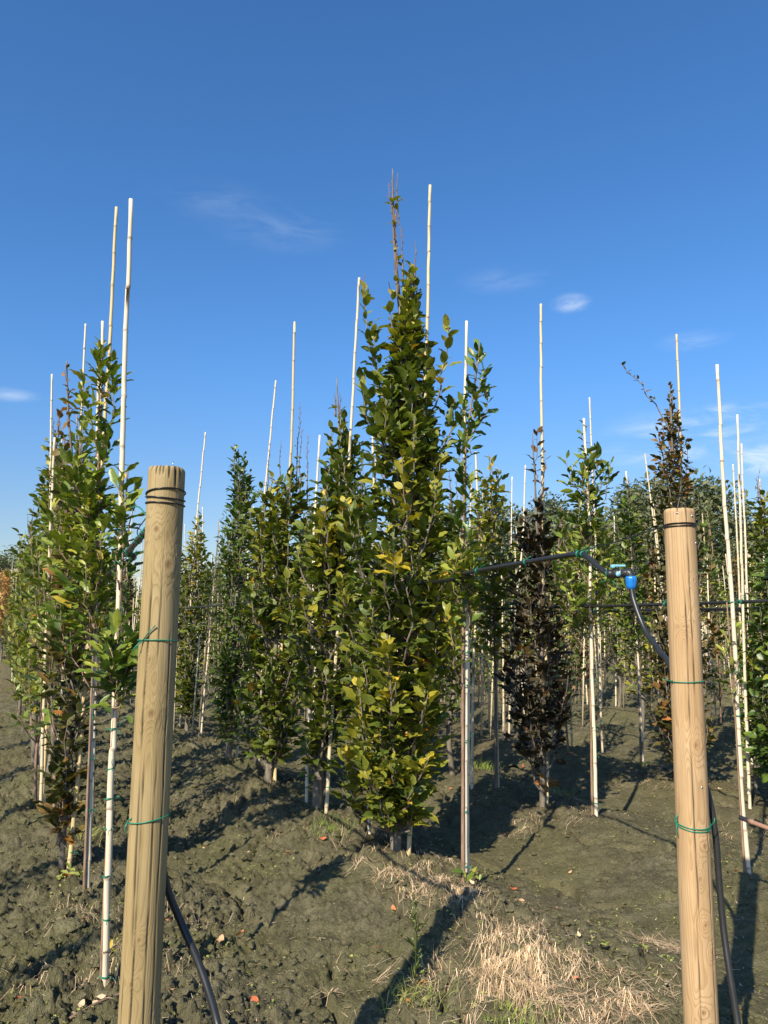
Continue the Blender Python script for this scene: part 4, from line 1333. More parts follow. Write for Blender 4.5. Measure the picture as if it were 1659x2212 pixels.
cane((1391, 1652), (1355, 1018), "white cane of the dark sapling behind the hanging hose", 0.0105, CANEW, ties=(1560,), seed=21)
cane((1482, 1698), (1461, 722), "yellow cane above the bronze tree behind the tan post", 0.0125, CANEY, seed=22)
cane((1620, 1902), (1544, 788), "long pale cane leaning left, right of the tan post", 0.0125, CANE, ties=(1610, 1545, 1450, 1300), seed=23)
cane((1616, 1734), (1592, 895), "second pale cane right of the tan post, nearly upright", 0.0115, CANE, ties=(1640, 1300), seed=24)
cane((1470, 1560), (1394, 980), "distant pale cane leaning left behind the hose", 0.0125, CANE, seed=25)
cane((1612, 1620), (1583, 1003), "thin cane close behind the second cane right of the tan post", 0.0115, CANE, seed=26)
cane((1655, 1590), (1640, 1035), "thin pale cane at the far right edge of the picture", 0.012, CANE, seed=27)
cane((1622, 1640), (1600, 958), "white cane third to the right of the tan post", 0.012, CANEW, seed=28)

# ------------------------------------------------------------------ rows of trees filling the field: a few kinds, copied one by one
def lib_tree(seed, H, z0, wmax, leafmat, shape, leaf, tint, nshoot, twig, detail, r_base, bark, whip=False, tvar=0.1):
    rng = np.random.default_rng(seed)
    tp = [np.array([0, 0, -0.1])]
    for k in range(1, 7):
        tp.append(np.array([rng.normal(0, 0.03), rng.normal(0, 0.03), H * k / 6 * (0.97 if k < 6 else 1.0)]))
    tp = catmull(tp, 3)
    tr = np.interp(np.linspace(0, 1, len(tp)), [0, 0.05, 1], [r_base * 1.2, r_base, 0.004])
    cr = Crown(seed)
    for i in range(nshoot):
        f = (i + rng.uniform()) / nshoot
        zt = z0 + 0.15 + (H - z0 - 0.1) * (1 - f ** 1.1)
        q = (zt - z0) / (H - z0)
        w = wmax * (1 - max(0, (q - 0.35) / 0.65) ** 1.6) * (0.55 + 0.45 * min(1, q / 0.3))
        a = rng.uniform(0, 6.28); rr = w * math.sqrt(rng.uniform(0.1, 1.0))
        tip = np.array([math.cos(a) * rr, math.sin(a) * rr, zt])
        at = trunk_at(tp, max(z0 * 0.6, zt - rng.uniform(0.4, 0.9)))
        mid = np.array([at[0] * .1 + tip[0] * .9, at[1] * .1 + tip[1] * .9, at[2] * .66 + tip[2] * .34])
        cr.shoot(bez(at, mid, tip, 6), 0.006, 0.15, 1.0, twig, 0.06, leaf, tint + rng.normal(0, 0.05), tvar, 0, 0.06, twig_r=0.002)
    if not whip:
        for i in range(4):
            p = trunk_at(tp, H - 0.1) + rng.normal(0, 0.06, 3) * np.array([1, 1, 0.5])
            cr.bare(p, np.array([rng.normal(0, .1), rng.normal(0, .1), 1]), rng.uniform(0.2, 0.45), 0.004)
    mb = trunk_mesh(tp, tr, bark, 8, seed)
    for path, rad in cr.limbs: tube(mb, path, rad, 4)
    trunk = mb.mesh("trunk", bark)
    tw = cr.tw.mesh("twigs", TWIG) if cr.tw.n else None
    mb = MB(); leaves_into(mb, cr.arr(), shape, detail, rng)
    return dict(trunk=trunk, twigs=tw, foliage=mb.mesh("foliage", leafmat))


LIB = {'horn': [lib_tree(200, 3.4, 0.75, 0.42, HORN, 'ovate', 0.11, 0.30, 44, 0.17, 2, 0.035, BARK),
                lib_tree(201, 3.0, 0.8, 0.42, HORN, 'ovate', 0.10, 0.22, 40, 0.16, 2, 0.03, BARK),
                lib_tree(202, 3.7, 0.85, 0.45, HORN, 'ovate', 0.10, 0.42, 40, 0.16, 2, 0.035, BARK)],
       'laur': [lib_tree(210, 3.1, 0.9, 0.40, LAUR, 'lance', 0.10, 0.42, 30, 0.15, 2, 0.014, STEM, True),
                lib_tree(211, 3.3, 0.6, 0.38, LAUR, 'lance', 0.10, 0.32, 38, 0.15, 2, 0.014, STEM, True),
                lib_tree(212, 2.9, 1.2, 0.45, LAUR, 'ovate', 0.085, 0.46, 32, 0.15, 2, 0.016, STEM, True)],
       'purp': [lib_tree(220, 2.9, 0.5, 0.38, PURP, 'ovate', 0.10, 0.42, 38, 0.15, 2, 0.025, BARK),
                lib_tree(221, 3.1, 0.6, 0.36, BRON, 'round', 0.09, 0.5, 38, 0.15, 2, 0.025, BARK)]}
KIND_NAME = {'horn': 'hornbeam_tree', 'laur': 'laurel_sapling', 'purp': 'purple_leaf_tree'}


def place_tree(kind, k, x, y, rz, sc, label, group):
    d = LIB[kind][k % len(LIB[kind])]
    root = empty(KIND_NAME[kind], (x, y, gz(x, y) - 0.03), label, "tree", group)
    root.rotation_euler = (0, 0, rz); root.scale = (sc, sc, sc)
    for part in ('trunk', 'twigs', 'foliage'):
        if d[part] is None: continue
        o = bpy.data.objects.new(part, d[part]); o.parent = root
        COL.objects.link(o)
        if part != 'trunk': o["kind"] = "stuff"
    return root


frng = np.random.default_rng(77)
CANE_LIB = []
for i in range(6):
    L = [3.3, 3.8, 4.2, 3.0, 2.4, 3.6][i]
    pts = np.array([[0, 0, -0.15], [frng.normal(0, .015), frng.normal(0, .015), L * .35], [frng.normal(0, .02), frng.normal(0, .02), L * .7], [frng.normal(0, .02), frng.normal(0, .02), L]])
    CANE_LIB.append(cane_mb(pts, 0.0155, 0.0105, frng, 6).mesh("bamboo_cane", [CANE, CANEY, CANEW][i % 3]))


def place_cane(x, y, label, group, lean=0.05):
    o = link("bamboo_cane", CANE_LIB[int(frng.integers(0, 6))])
    o.location = (x, y, gz(x, y))
    o.rotation_euler = (frng.normal(0, lean), frng.normal(0, lean), frng.uniform(0, 6.28))
    s = frng.uniform(0.85, 1.1); o.scale = (1, 1, s)
    tag(o, label, "cane", group)
    return o


CANE_COUNT = 0
TREE_COUNT = 0
far_spots = []


ORD = ["", "left", "middle", "first", "second", "third", "fourth", "fifth", "sixth", "seventh", "eighth", "ninth", "tenth", "eleventh", "twelfth", "thirteenth", "fourteenth", "fifteenth", "sixteenth"]


def fill_row(k, y0, y1, step, label_t, group_t, label_c, group_c, p_cane=1.2, kinds=('horn', 'laur', 'purp'), pk=(0.5, 0.33, 0.17), lim=0.62):
    global CANE_COUNT, TREE_COUNT
    y = y0
    while y < y1:
        x = row_x(k, y) + frng.normal(0, 0.07)
        kd = frng.choice(kinds, p=pk); kk = int(frng.integers(0, 3)); rz = frng.uniform(0, 6.28); sc = frng.uniform(0.82, 1.08)
        if abs(x / y) < lim:
            where = "near end" if y < y0 + 5 else ("middle" if y < y0 + 14 else "far end")
            if TREE_COUNT < 215 and y < 34:
                place_tree(kd, kk, x, y, rz, sc, label_t[kd].format(ORD[k], where), group_t); TREE_COUNT += 1
            else:
                far_spots.append((kd, kk, x, y, rz, sc))
            for c in range(int(p_cane + frng.uniform(0, 1))):
                if CANE_COUNT < 270:
                    place_cane(x + frng.normal(0.08, 0.07), y + frng.normal(0, 0.25), label_c.format(ORD[k], where), group_c, 0.03); CANE_COUNT += 1
        y += step * frng.uniform(0.75, 1.25)


# left row going back: one tree after another
LT = {'horn': "green columnar tree in the {1} of the receding left row", 'laur': "bright green sapling in the {1} of the receding left row", 'purp': "brown-leaved tree in the {1} of the receding left row"}
fill_row(1, 6.2, 36, 0.85, LT, "trees receding along the left row", "pale cane in the {1} of the receding left row", "canes of the left row", 1.0, pk=(0.35, 0.55, 0.10))
MT = {'horn': "small columnar tree far back in the middle row", 'laur': "green sapling far back in the middle row", 'purp': "brown-leaved tree far back in the middle row"}
fill_row(2, 12.3, 36, 1.0, MT, "trees far back in the middle row", "thin cane far back in the middle row", "canes far back in the middle row", 1.0)
RT = {'horn': "green columnar tree at the {1} of the {0} row right of the central tree", 'laur': "glossy green sapling at the {1} of the {0} row right of the central tree", 'purp': "purple-brown tree at the {1} of the {0} row right of the central tree"}
for k, y0 in ((3, 8.4), (4, 9.8), (5, 8.6), (6, 10.5), (7, 12.5), (8, 14.5), (9, 16.5), (10, 18.5), (11, 20.5), (12, 22.5), (13, 24.5), (14, 26.5), (15, 28.5), (16, 30), (17, 32), (18, 34)):
    fill_row(k, y0, 44, 1.05 if k < 8 else 1.25, RT, "trees filling the rows behind the right side", "pale cane at the {1} of the {0} row right of the central tree", "canes among the background rows",
             1.15 if k < 9 else 0.8, pk=(0.42, 0.38, 0.20))
# the next row lies just outside the picture on the left; its shadows fall into view
for y, kd in ((1.95, 'laur'), (3.3, 'laur'), (4.9, 'laur'), (6.6, 'laur'), (8.4, 'laur'), (10.4, 'laur')):
    place_tree(kd, 0, row_x(0, y), y, y * 2.1, 0.72, "sapling of the row that runs left of the picture", "saplings of the row outside the picture")

# everything beyond the individual trees is one mass
mb = MB(); mbt = MB()
for (kd, kk, x, y, rz, sc) in far_spots:
    n = 150
    H = 3.1 * sc
    zz = frng.uniform(0.5, 1, n) ** 0.8 * H
    w = 0.42 * (1 - (zz / H) ** 3) + 0.05
    a = frng.uniform(0, 6.28, n); q = np.sqrt(frng.uniform(0, 1, n)) * w
    p = np.stack([x + np.cos(a) * q, y + np.sin(a) * q, zz + gz(x, y)], -1)
    t = np.stack([np.cos(a), np.sin(a), frng.normal(0.2, 0.3, n)], -1)
    L = dict(p=p, t=t, n=np.stack([frng.normal(0, .4, n), frng.normal(0, .4, n), np.ones(n)], -1), s=frng.uniform(0.12, 0.2, n), c=np.full(n, {'horn': 0.35, 'laur': 0.45, 'purp': 0.75}[kd]) + frng.normal(0, 0.1, n))
    leaves_into(mb, L, 'ovate', 1, frng)
    g_ = gz(x, y)
    tube(mbt, [[x, y, g_ - 0.1], [x + 0.03, y, H * 0.7]], [0.022, 0.01], 5, cap=False)
    for c in range(2):
        cx_, cy_ = x + frng.normal(0, 0.15), y + frng.normal(0, 0.3)
        tube(mbt, [[cx_, cy_, g_ - 0.1], [cx_ + frng.normal(0, .1), cy_, g_ + frng.uniform(2.4, 4.0)]], [0.013, 0.011], 5)
for k in range(2, 19):
    y = 11.0 if k < 8 else 9.0 + (k - 3) * 2.0
    while y < 44:
        x = row_x(k, y) + frng.normal(0, 0.16)
        if abs(x / y) < 0.62:
            g_ = gz(x, y); h_ = frng.uniform(1.3, 2.6); rr = frng.uniform(0.008, 0.016)
            tube(mbt, [[x, y, g_ - 0.1], [x + frng.normal(0, .05), y + frng.normal(0, .05), g_ + h_]], [rr, rr * 0.7], 5)
        y += frng.uniform(0.2, 0.5)
if mb.n:
    tag(mb.build("distant_sapling_foliage", HORN), "mass of green sapling crowns far back in the nursery", "foliage", kind="stuff")
    tag(mbt.build("distant_stems_and_canes", CANE), "dense stand of thin pale stems and canes far back", "stems", kind="stuff")

# ------------------------------------------------------------------ wood at the field's far edge
def far_tree_lib(seed, H, W, detail_n, tint):
    rng = np.random.default_rng(seed)
    tp = catmull([np.array([0, 0, -0.3]), np.array([0.1, 0, H * .3]), np.array([0, 0.1, H * .7])], 4)
    mbk = MB(); tube(mbk, tp, np.linspace(0.22, 0.06, len(tp)), 7)
    cl = []
    for i in range(34):
        a = rng.uniform(0, 6.28); q = math.sqrt(rng.uniform(0, 1)); z = H * rng.uniform(0.22, 0.97)
        w = W * math.sin(math.pi * min(1, (z / H) * 0.8 + 0.18)) ** 0.7
        c = np.array([math.cos(a) * q * w, math.sin(a) * q * w, z])
        cl.append(c)
        at = trunk_at(tp, max(H * 0.15, z - H * 0.22))
        tube(mbk, bez(at, (at + c) / 2 + np.array([0, 0, -0.2]), c, 4), np.linspace(0.06, 0.015, 4), 4, cap=False)
    cl = np.array(cl)
    n = detail_n
    k = rng.integers(0, len(cl), n)
    dirs = rng.normal(size=(n, 3)); dirs /= np.linalg.norm(dirs, axis=1)[:, None]
    p = cl[k] + dirs * (rng.uniform(0.2, 1, n) ** 0.5 * rng.uniform(0.5, 1.1, n) * W * 0.36)[:, None]
    L = dict(p=p, t=dirs + rng.normal(0, .5, (n, 3)), n=rng.normal(0, .6, (n, 3)) + dirs * 0.6 + np.array([0, 0, .5]), s=rng.uniform(0.18, 0.36, n), c=tint + rng.normal(0, 0.15, n))
    mbl = MB(); leaves_into(mbl, L, 'ovate', 1, rng)
    return mbk.mesh("trunk", BARK), mbl.mesh("crown", FARG)


FAR = [far_tree_lib(301, 9.0, 3.2, 4200, 0.5), far_tree_lib(302, 11.0, 3.4, 4200, 0.35), far_tree_lib(303, 8.0, 3.6, 4200, 0.65)]


def far_tree(px, d, topy, k, label, group=None, wide=1.0):
    p = P(px, 1342, d); H = P(px, topy, d)[2]
    h0 = (9.0, 11.0, 8.0)[k]
    root = empty("broadleaf_tree", (p[0], p[1], -0.1), label, "tree", group)
    s = H / h0 / 0.99
    root.scale = (s * wide, s * wide, s); root.rotation_euler = (0, 0, px * 0.37)
    for nm, me in zip(("trunk", "crown"), FAR[k]):
        o = link(nm, me, root)
        if nm == "crown": o["kind"] = "stuff"


far_tree(-5, 58, 1205, 1, "dark tree rising at the left edge behind the orange-leaved trees")
far_tree(48, 66, 1190, 2, "pale grey-green rounded tree at the horizon left of the saplings", wide=1.15)
far_tree(100, 62, 1225, 0, "far green tree partly hidden behind the left row")
GW = "trees of the wood beyond the nursery"
ORDN = "first second third fourth fifth sixth seventh eighth ninth tenth eleventh twelfth thirteenth fourteenth fifteenth sixteenth seventeenth eighteenth nineteenth twentieth twenty-first twenty-second twenty-third".split()
WOOD = [(985, 62, 1120, 0), (1060, 64, 1118, 1), (1130, 60, 1100, 2), (1200, 62, 1085, 1), (1260, 66, 1108, 0), (1325, 60, 1098, 2), (1385, 62, 1060, 1), (1440, 58, 1048, 0),
                                    (1505, 60, 1038, 2), (1540, 60, 1052, 1), (1600, 64, 1110, 0), (1650, 62, 1130, 1), (1710, 60, 1110, 2), (1780, 62, 1100, 0), (900, 70, 1175, 1), (830, 72, 1180, 2), (760, 74, 1190, 0),
                                    (620, 78, 1215, 1), (520, 80, 1225, 2), (430, 80, 1220, 0), (330, 80, 1225, 1), (220, 78, 1215, 0), (160, 72, 1215, 2)]
WOOD_X = [w[0] for w in WOOD]
for i, (px, d, ty, k) in enumerate(WOOD):
    nth = sorted(WOOD_X).index(px)
    far_tree(px, d, ty, k, "%s tree from the left in the wood along the far horizon" % ORDN[nth], GW, 1.1)

# autumn-coloured young trees beyond the bare soil on the left
def orange_trees():
    rng = np.random.default_rng(9)
    lib = lib_tree(230, 3.6, 1.3, 0.9, ORAN, 'ovate', 0.13, 0.5, 34, 0.3, 1, 0.045, BARK, True, 0.2)
    for i, (px, d, h) in enumerate([(8, 31, 1.0), (-22, 30, 1.08), (0, 34, 1.05), (-55, 32, 1.0), (-85, 33, 1.05)]):
        p = P(px, 1342, d)
        root = empty("orange_leaf_tree", (p[0], p[1], gz(p[0], p[1])), ["orange autumn tree at the left edge beyond the bare soil"] * 1 and "orange autumn tree at the left edge beyond the bare soil", "tree", "orange trees at the left edge")
        root.scale = (1, 1, h)
        for part in ('trunk', 'foliage'):
            o = link(part, lib[part], root)
            if part == 'foliage': o["kind"] = "stuff"
    for i in range(14):
        px = rng.uniform(-90, 62); d = rng.uniform(34, 46)
        p = P(px, 1342, d)
        r = place_tree('horn', i, p[0], p[1], i, 1.0, "dark slim tree behind the orange trees at the left", "slim trees behind the orange trees")


orange_trees()

# ------------------------------------------------------------------ irrigation pipes, hoses, valve
def pipe_thing(name, pts, r, label, cat, mat=PIPE, per=10, sides=10, group=None, ties=(), seed=0):
    pts = np.asarray(pts, float)
    c = catmull(pts, per)
    root = empty(name, tuple(pts[0]), label, cat, group)
    mb = MB(); tube(mb, c - pts[0], r, sides); mb.build("tube", mat, root)
    rng = np.random.default_rng(seed + 70)
    for t in ties:
        i = int(np.clip(t * (len(c) - 1), 1, len(c) - 2))
        o = link("green_tie", tie_mesh((int(rng.integers(0, 4)), round(r, 4), 0.0)), root)
        tv = Vector(c[i + 1] - c[i - 1]).normalized()
        o.rotation_mode = 'QUATERNION'
        o.rotation_quaternion = Vector((0, 0, 1)).rotation_difference(tv)
        o.location = c[i] - pts[0]
        o.scale = (1.0, 1.0, 2.2)
    return root


# middle row (the tan post's row): thin support wire and the pipe hung from it
w0 = P(1440, 1136, 2.93); w1 = P(1262, 1196, 3.64); w2 = P(1005, 1238, 4.9)
w3 = np.array([row_x(2, 12), 12, 1.78]); w4 = np.array([row_x(2, 30), 30, 1.75])
pipe_thing("support_wire", [w0, w1 + np.array([0, 0, 0.018]), w2 + np.array([0, 0, 0.018]), w3 + [0, 0, .02], w4 + [0, 0, .02]], 0.0022, "thin black wire running from the tan post down the middle row", "wire", WIRE)
v0 = P(1312, 1240, 3.42)
pipe_thing("irrigation_pipe", [v0, P(1290, 1222, 3.5), P(1268, 1203, 3.6), P(1245, 1197, 3.72), P(1150, 1212, 4.1), w2, np.array([0.22, 5.6, 1.86]), w3, w4], 0.0125,
           "thick black irrigation pipe from the blue valve along the middle row", "pipe", ties=(0.33, 0.37, 0.52, 0.60), seed=1)
# left row pipe from the olive post, seen just left of it
a0 = P(352, 1110, 2.53)
pipe_thing("irrigation_pipe", [P(352, 1250, 2.54), P(352, 1180, 2.535), a0 + [0, 0.03, 0], P(318, 1146, 2.75), P(278, 1190, 3.4), P(236, 1238, 4.6), np.array([row_x(1, 12), 12, 1.78]), np.array([row_x(1, 30), 30, 1.75])], 0.0125,
           "black irrigation pipe leaving the olive post along the left row", "pipe", ties=(0.44, 0.47, 0.5, 0.58, 0.6, 0.66), seed=2)
pipe_thing("support_wire", [P(340, 1085, 2.5), P(300, 1150, 3.0) + [0, 0, .02], P(236, 1232, 4.6) + [0, 0, 0.02], np.array([row_x(1, 12), 12, 1.80]), np.array([row_x(1, 30), 30, 1.77])], 0.0022,
           "thin black wire running from the olive post down the left row", "wire", WIRE)
for k, (lab, y0) in {3: ("black irrigation pipe of the row just behind the tan post", 4.2), 4: ("black irrigation pipe of the second row behind the tan post", 6.0),
                     5: ("thin black irrigation pipe of the third row behind the tan post", 8.0), 6: ("farthest visible black irrigation pipe behind the hose", 10.0)}.items():
    ys = [y0, y0 + 2, y0 + 5, y0 + 10, y0 + 18, 34]
    pipe_thing("irrigation_pipe", [np.array([row_x(k, y) + 0.03, y, 1.72 + 0.01 * math.sin(y * 2)]) for y in ys], 0.0115, lab, "pipe", ties=(0.06, 0.1, 0.17, 0.3, 0.5), seed=k)
# hose from the valve, behind the tan post and out at its right
h_pts = [P(1363, 1262, 3.36), P(1370, 1300, 3.34), P(1394, 1362, 3.28), P(1426, 1408, 3.16), P(1450, 1445, 3.04), P(1472, 1540, 2.985), P(1500, 1640, 2.985), P(1528, 1710, 2.97), P(1545, 1800, 2.955), P(1553, 1900, 2.94), P(1562, 2000, 2.92),
         P(1576, 2100, 2.88), P(1594, 2212, 2.84), P(1604, 2290, 2.8), P(1604, 2400, 2.7)]
h_pts[-1][2] = gz(h_pts[-1][0], h_pts[-1][1]) - 0.05
pipe_thing("hose", h_pts, 0.0115, "black hose hanging from the blue valve and passing behind the tan post", "hose", per=8, sides=14)
g_pts = [P(356, 1260, 2.545), P(350, 1500, 2.55), P(343, 1700, 2.555), P(348, 1840, 2.56), P(362, 1920, 2.57), P(392, 1995, 2.57), P(425, 2070, 2.55), P(450, 2140, 2.52), P(470, 2212, 2.49), P(482, 2290, 2.44), P(490, 2400, 2.38)]
g_pts[-1][2] = gz(g_pts[-1][0], g_pts[-1][1]) - 0.04
pipe_thing("hose", g_pts, 0.0118, "black hose coming out low behind the olive post and curving to the soil", "hose", per=8, sides=14)


def valve():
    c = P(1335, 1241, 3.39)
    root = empty("hose_valve", tuple(c), "black hose valve with blue nut and pale blue lever beside the tan post", "valve")
    a = v0 - c; b = h_pts[0] - c
    ax = (P(1362, 1241, 3.36) - v0); ax /= np.linalg.norm(ax)
    s0 = a; s1 = P(1356, 1238, 3.365) - c
    mb = MB()
    L = np.linalg.norm(s1 - s0)
    q = np.linspace(0, 1, 15); pr = np.interp(q, [0, .05, .06, .22, .23, .3, .31, .62, .63, .72, .73, 1], [.014, .014, .019, .019, .016, .016, .021, .021, .0165, .0165, .019, .019])
    tube(mb, s0 + (s1 - s0) * q[:, None], pr, 16); mb.build("body", PIPE, root)
    mb = MB(); tube(mb, catmull([s1 - ax * 0.01, s1 + ax * 0.006, s1 + ax * 0.013 + np.array([0, 0, -0.012]), s1 + ax * 0.014 + np.array([0, 0, -0.03])], 6), 0.0185, 16); mb.build("elbow", PIPE, root)
    top = s1 + ax * 0.014 + np.array([0, 0, -0.012]); bot = b + np.array([0, 0, -0.022])
    n = 11; q = np.linspace(0, 1, n); pr = np.interp(q, [0, .06, .3, .8, .9, 1], [.018, .0225, .0235, .0205, .0175, .0150])
    sides = 32; ribs = 1 + 0.035 * np.sign(np.sin(np.arange(sides) * math.pi / 2 + 0.5))[None, :] * ((q > 0.05) & (q < 0.85))[:, None]
    mb = MB(); tube(mb, top + (bot - top) * q[:, None], pr, sides, round_jit=np.broadcast_to(ribs, (n, sides))); mb.build("nut", BLUE, root)
    m = (s0 + s1) / 2
    mb = MB(); tube(mb, [m + [0, 0, 0.018], m + [0, 0, 0.030]], 0.008, 12); mb.build("lever_stem", PIPE, root)
    mb = MB(); v, f = box_v(m + np.array([0.004, 0, 0.034]), 0.062, 0.020, 0.010); mb.add(v, f)
    v, f = box_v(m + np.array([-0.020, 0, 0.031]), 0.016, 0.026, 0.014); mb.add(v, f)
    o = mb.build("lever", PALEBLUE, root, smooth=False)
    bv = o.modifiers.new("bevel", 'BEVEL'); bv.width = 0.003; bv.segments = 2
    mb = MB(); f_ = m + np.array([-0.004, -0.018, -0.004]); tube(mb, [f_, f_ + [0, -0.010, 0]], 0.0105, 16); mb.build("port_cap", PALEBLUE, root)
    mb = MB(); an = np.linspace(0, 6.283, 17); e1 = np.cross(ax, [0, 0, 1.0]); e1 /= np.linalg.norm(e1); e2 = np.cross(ax, e1)
    cc = s0 + (s1 - s0) * 0.68
    tube(mb, cc + 0.0185 * (np.cos(an)[:, None] * e1 + np.sin(an)[:, None] * e2), 0.002, 5, cap=False); mb.build("clamp_ring", STEEL, root)
    o = link("green_tie", tie_mesh((2, 0.0125, 0.0)), root); o.location = s0
    o.rotation_mode = 'QUATERNION'; o.rotation_quaternion = Vector((0, 0, 1)).rotation_difference(Vector(ax))


valve()
# long green tubing tie from the nearest cane to the olive post
mb = MB(); q0 = P(283, 1097, 3.35); q1 = P(320, 1118, 2.62)
tube(mb, catmull([q0 - q0, (q0 + q1) / 2 + np.array([0, 0, 0.02]) - q0, q1 - q0], 8), 0.0028, 6)
o = mb.build("green_tubing", TIE); o.location = q0
tag(o, "green tubing stretched from the nearest white cane to the olive post", "tie")
# stick propped on the soil at the right edge, black stick at the lower left
mb = MB(); q0 = P(1596, 1765, 4.5); q1 = P(1720, 1812, 4.4)
cane_mb(np.array([q0 - q0, (q1 - q0) * .5, q1 - q0]), 0.013, 0.013, np.random.default_rng(3)).build("broken_cane", plain("reddish_stick", (0.30, 0.17, 0.11), 0.7)).location = q0
o = bpy.data.objects["broken_cane"]; tag(o, "reddish broken cane lying low at the right edge", "cane")
mb = MB(); q0 = GP(150, 2218); q1 = GP(290, 2164)
q0[2] = gz(q0[0], q0[1]) + 0.035; q1[2] = gz(q1[0], q1[1]) + 0.05
tube(mb, catmull([q0 - q0, (q1 - q0) * .5 + np.array([0, 0, .012]), q1 - q0], 6), 0.006, 8); o = mb.build("dark_stick", TWIG); o.location = q0
tag(o, "dark thin stick lying on the soil behind the olive post's foot", "stick")

# ------------------------------------------------------------------ straw, weeds, fallen leaves
def ribbon(mb, pts, w, tint, nrm=None):
    pts = np.asarray(pts, float); m = len(pts)
    t = np.gradient(pts, axis=0); t /= np.linalg.norm(t, axis=1)[:, None] + 1e-9
    up = np.array([0, 0, 1.0]) if nrm is None else nrm
    s = np.cross(t, up); s /= np.linalg.norm(s, axis=1)[:, None] + 1e-9
    ww = w * np.linspace(1, 0.35, m)[:, None]
    v = np.concatenate([pts - s * ww, pts + s * ww])
    i = np.arange(m - 1)
    mb.add(v, np.stack([i, i + 1, i + 1 + m, i + m], -1), None, tint)


def straw_patch(mb, px, py, rx, ry, n, rng, az=None, length=(0.05, 0.22), lift=0.018):
    g = GP(px, py)
    nc = max(6, n // 14)
    hx = g[0] + rng.normal(0, rx, nc); hy = g[1] + rng.normal(0, ry, nc)
    ha = rng.uniform(0, 6.28, nc) if az is None else az + rng.normal(0, 0.55, nc)
    for i in range(n):
        c_ = int(rng.integers(0, nc))
        x = hx[c_] + rng.normal(0, 0.035); y = hy[c_] + rng.normal(0, 0.035)
        a = ha[c_] + rng.normal(0, 0.45) if rng.uniform() < 0.85 else rng.uniform(0, 6.28)
        L = rng.uniform(*length)
        k = 5
        q = np.linspace(0, 1, k)
        bend = rng.normal(0, 0.7)
        aa = a + bend * q
        step = np.stack([np.cos(aa), np.sin(aa)], -1) * (L / (k - 1))
        xy = np.array([x, y]) + np.concatenate([[[0, 0]], np.cumsum(step[1:], axis=0)])
        zz = ground_z(xy[:, 0], xy[:, 1]) + 0.006 + rng.uniform(0, 1) ** 2 * lift * np.sin(q * math.pi * rng.uniform(0.6, 1)) + rng.uniform(0, 0.012)
        ribbon(mb, np.concatenate([xy, zz[:, None]], 1), rng.uniform(0.0005, 0.0014), rng.uniform(0.0, 1.0) ** 1.3)


srng = np.random.default_rng(55)
mb = MB()
for (px, py, rx, ry, n, az) in [(850, 1880, .16, .14, 260, None), (910, 1905, .18, .12, 420, None), (970, 1935, .16, .12, 420, -0.4), (1040, 1950, .12, .12, 220, None), (1060, 2010, .14, .10, 420, -0.8), (1110, 2060, .16, .11, 600, -1.2),
                                (1160, 2110, .16, .10, 600, -1.5), (1090, 2085, .10, .10, 380, -1.8), (1240, 2160, .16, .08, 330, -0.5), (1310, 2190, .14, .06, 200, -0.3), (1180, 2190, .16, .06, 260, -0.8), (1440, 1975, .09, .09, 200, 2.6),
                                (1465, 2090, .10, .07, 110, 2.8), (1400, 2150, .12, .07, 80, None), (200, 1990, .10, .08, 130, None), (160, 2110, .16, .10, 120, None), (230, 2100, .10, .08, 110, None), (1205, 1765, .25, .12, 140, None), (1560, 1760, .2, .15, 90, None),
                                (1330, 1690, .3, .2, 120, None), (800, 1830, .3, .15, 160, None), (700, 1790, .25, .15, 120, None), (1390, 1690, .15, .15, 60, None), (860, 2060, .16, .12, 120, None), (420, 1960, .12, .1, 60, None), (350, 2080, .15, .15, 80, None),
                                (600, 1710, .35, .3, 130, None), (1000, 2140, .25, .1, 90, None)]:
    straw_patch(mb, px, py, rx * 1.1, ry * 1.15, int(n * (0.62 if py > 2000 else 0.75)), srng, az)
o = mb.build("dry_grass", STRAW)
tag(o, "bleached dry grass and straw lying over the mounds", "dry grass", kind="stuff")

# green tufts
def grass_tuft(px, py, n, h, spread, label, mat=GRASS, tint=(0.2, 0.9), lean=0.5):
    g = GP(px, py); mbx = MB()
    b0 = np.array([g[0], g[1], gz(g[0], g[1])])
    for i in range(n):
        x = srng.normal(0, spread); y = srng.normal(0, spread)
        a = srng.uniform(0, 6.28); L = h * srng.uniform(0.4, 1.1); q = np.linspace(0, 1, 5)
        k = srng.uniform(0.1, 1) * lean
        z0 = float(ground_z(np.array([g[0] + x]), np.array([g[1] + y]))[0]) - b0[2]
        pts = np.stack([x + np.cos(a) * L * k * q ** 1.6, y + np.sin(a) * L * k * q ** 1.6, z0 + L * (q - 0.35 * k * q ** 2.2)], -1)
        ribbon(mbx, pts, srng.uniform(0.0012, 0.0026), srng.uniform(*tint), np.array([math.sin(a), -math.cos(a), 0.4]))
    o = mbx.build("grass_tuft", mat); o.location = b0
    tag(o, label, "grass", kind="stuff")


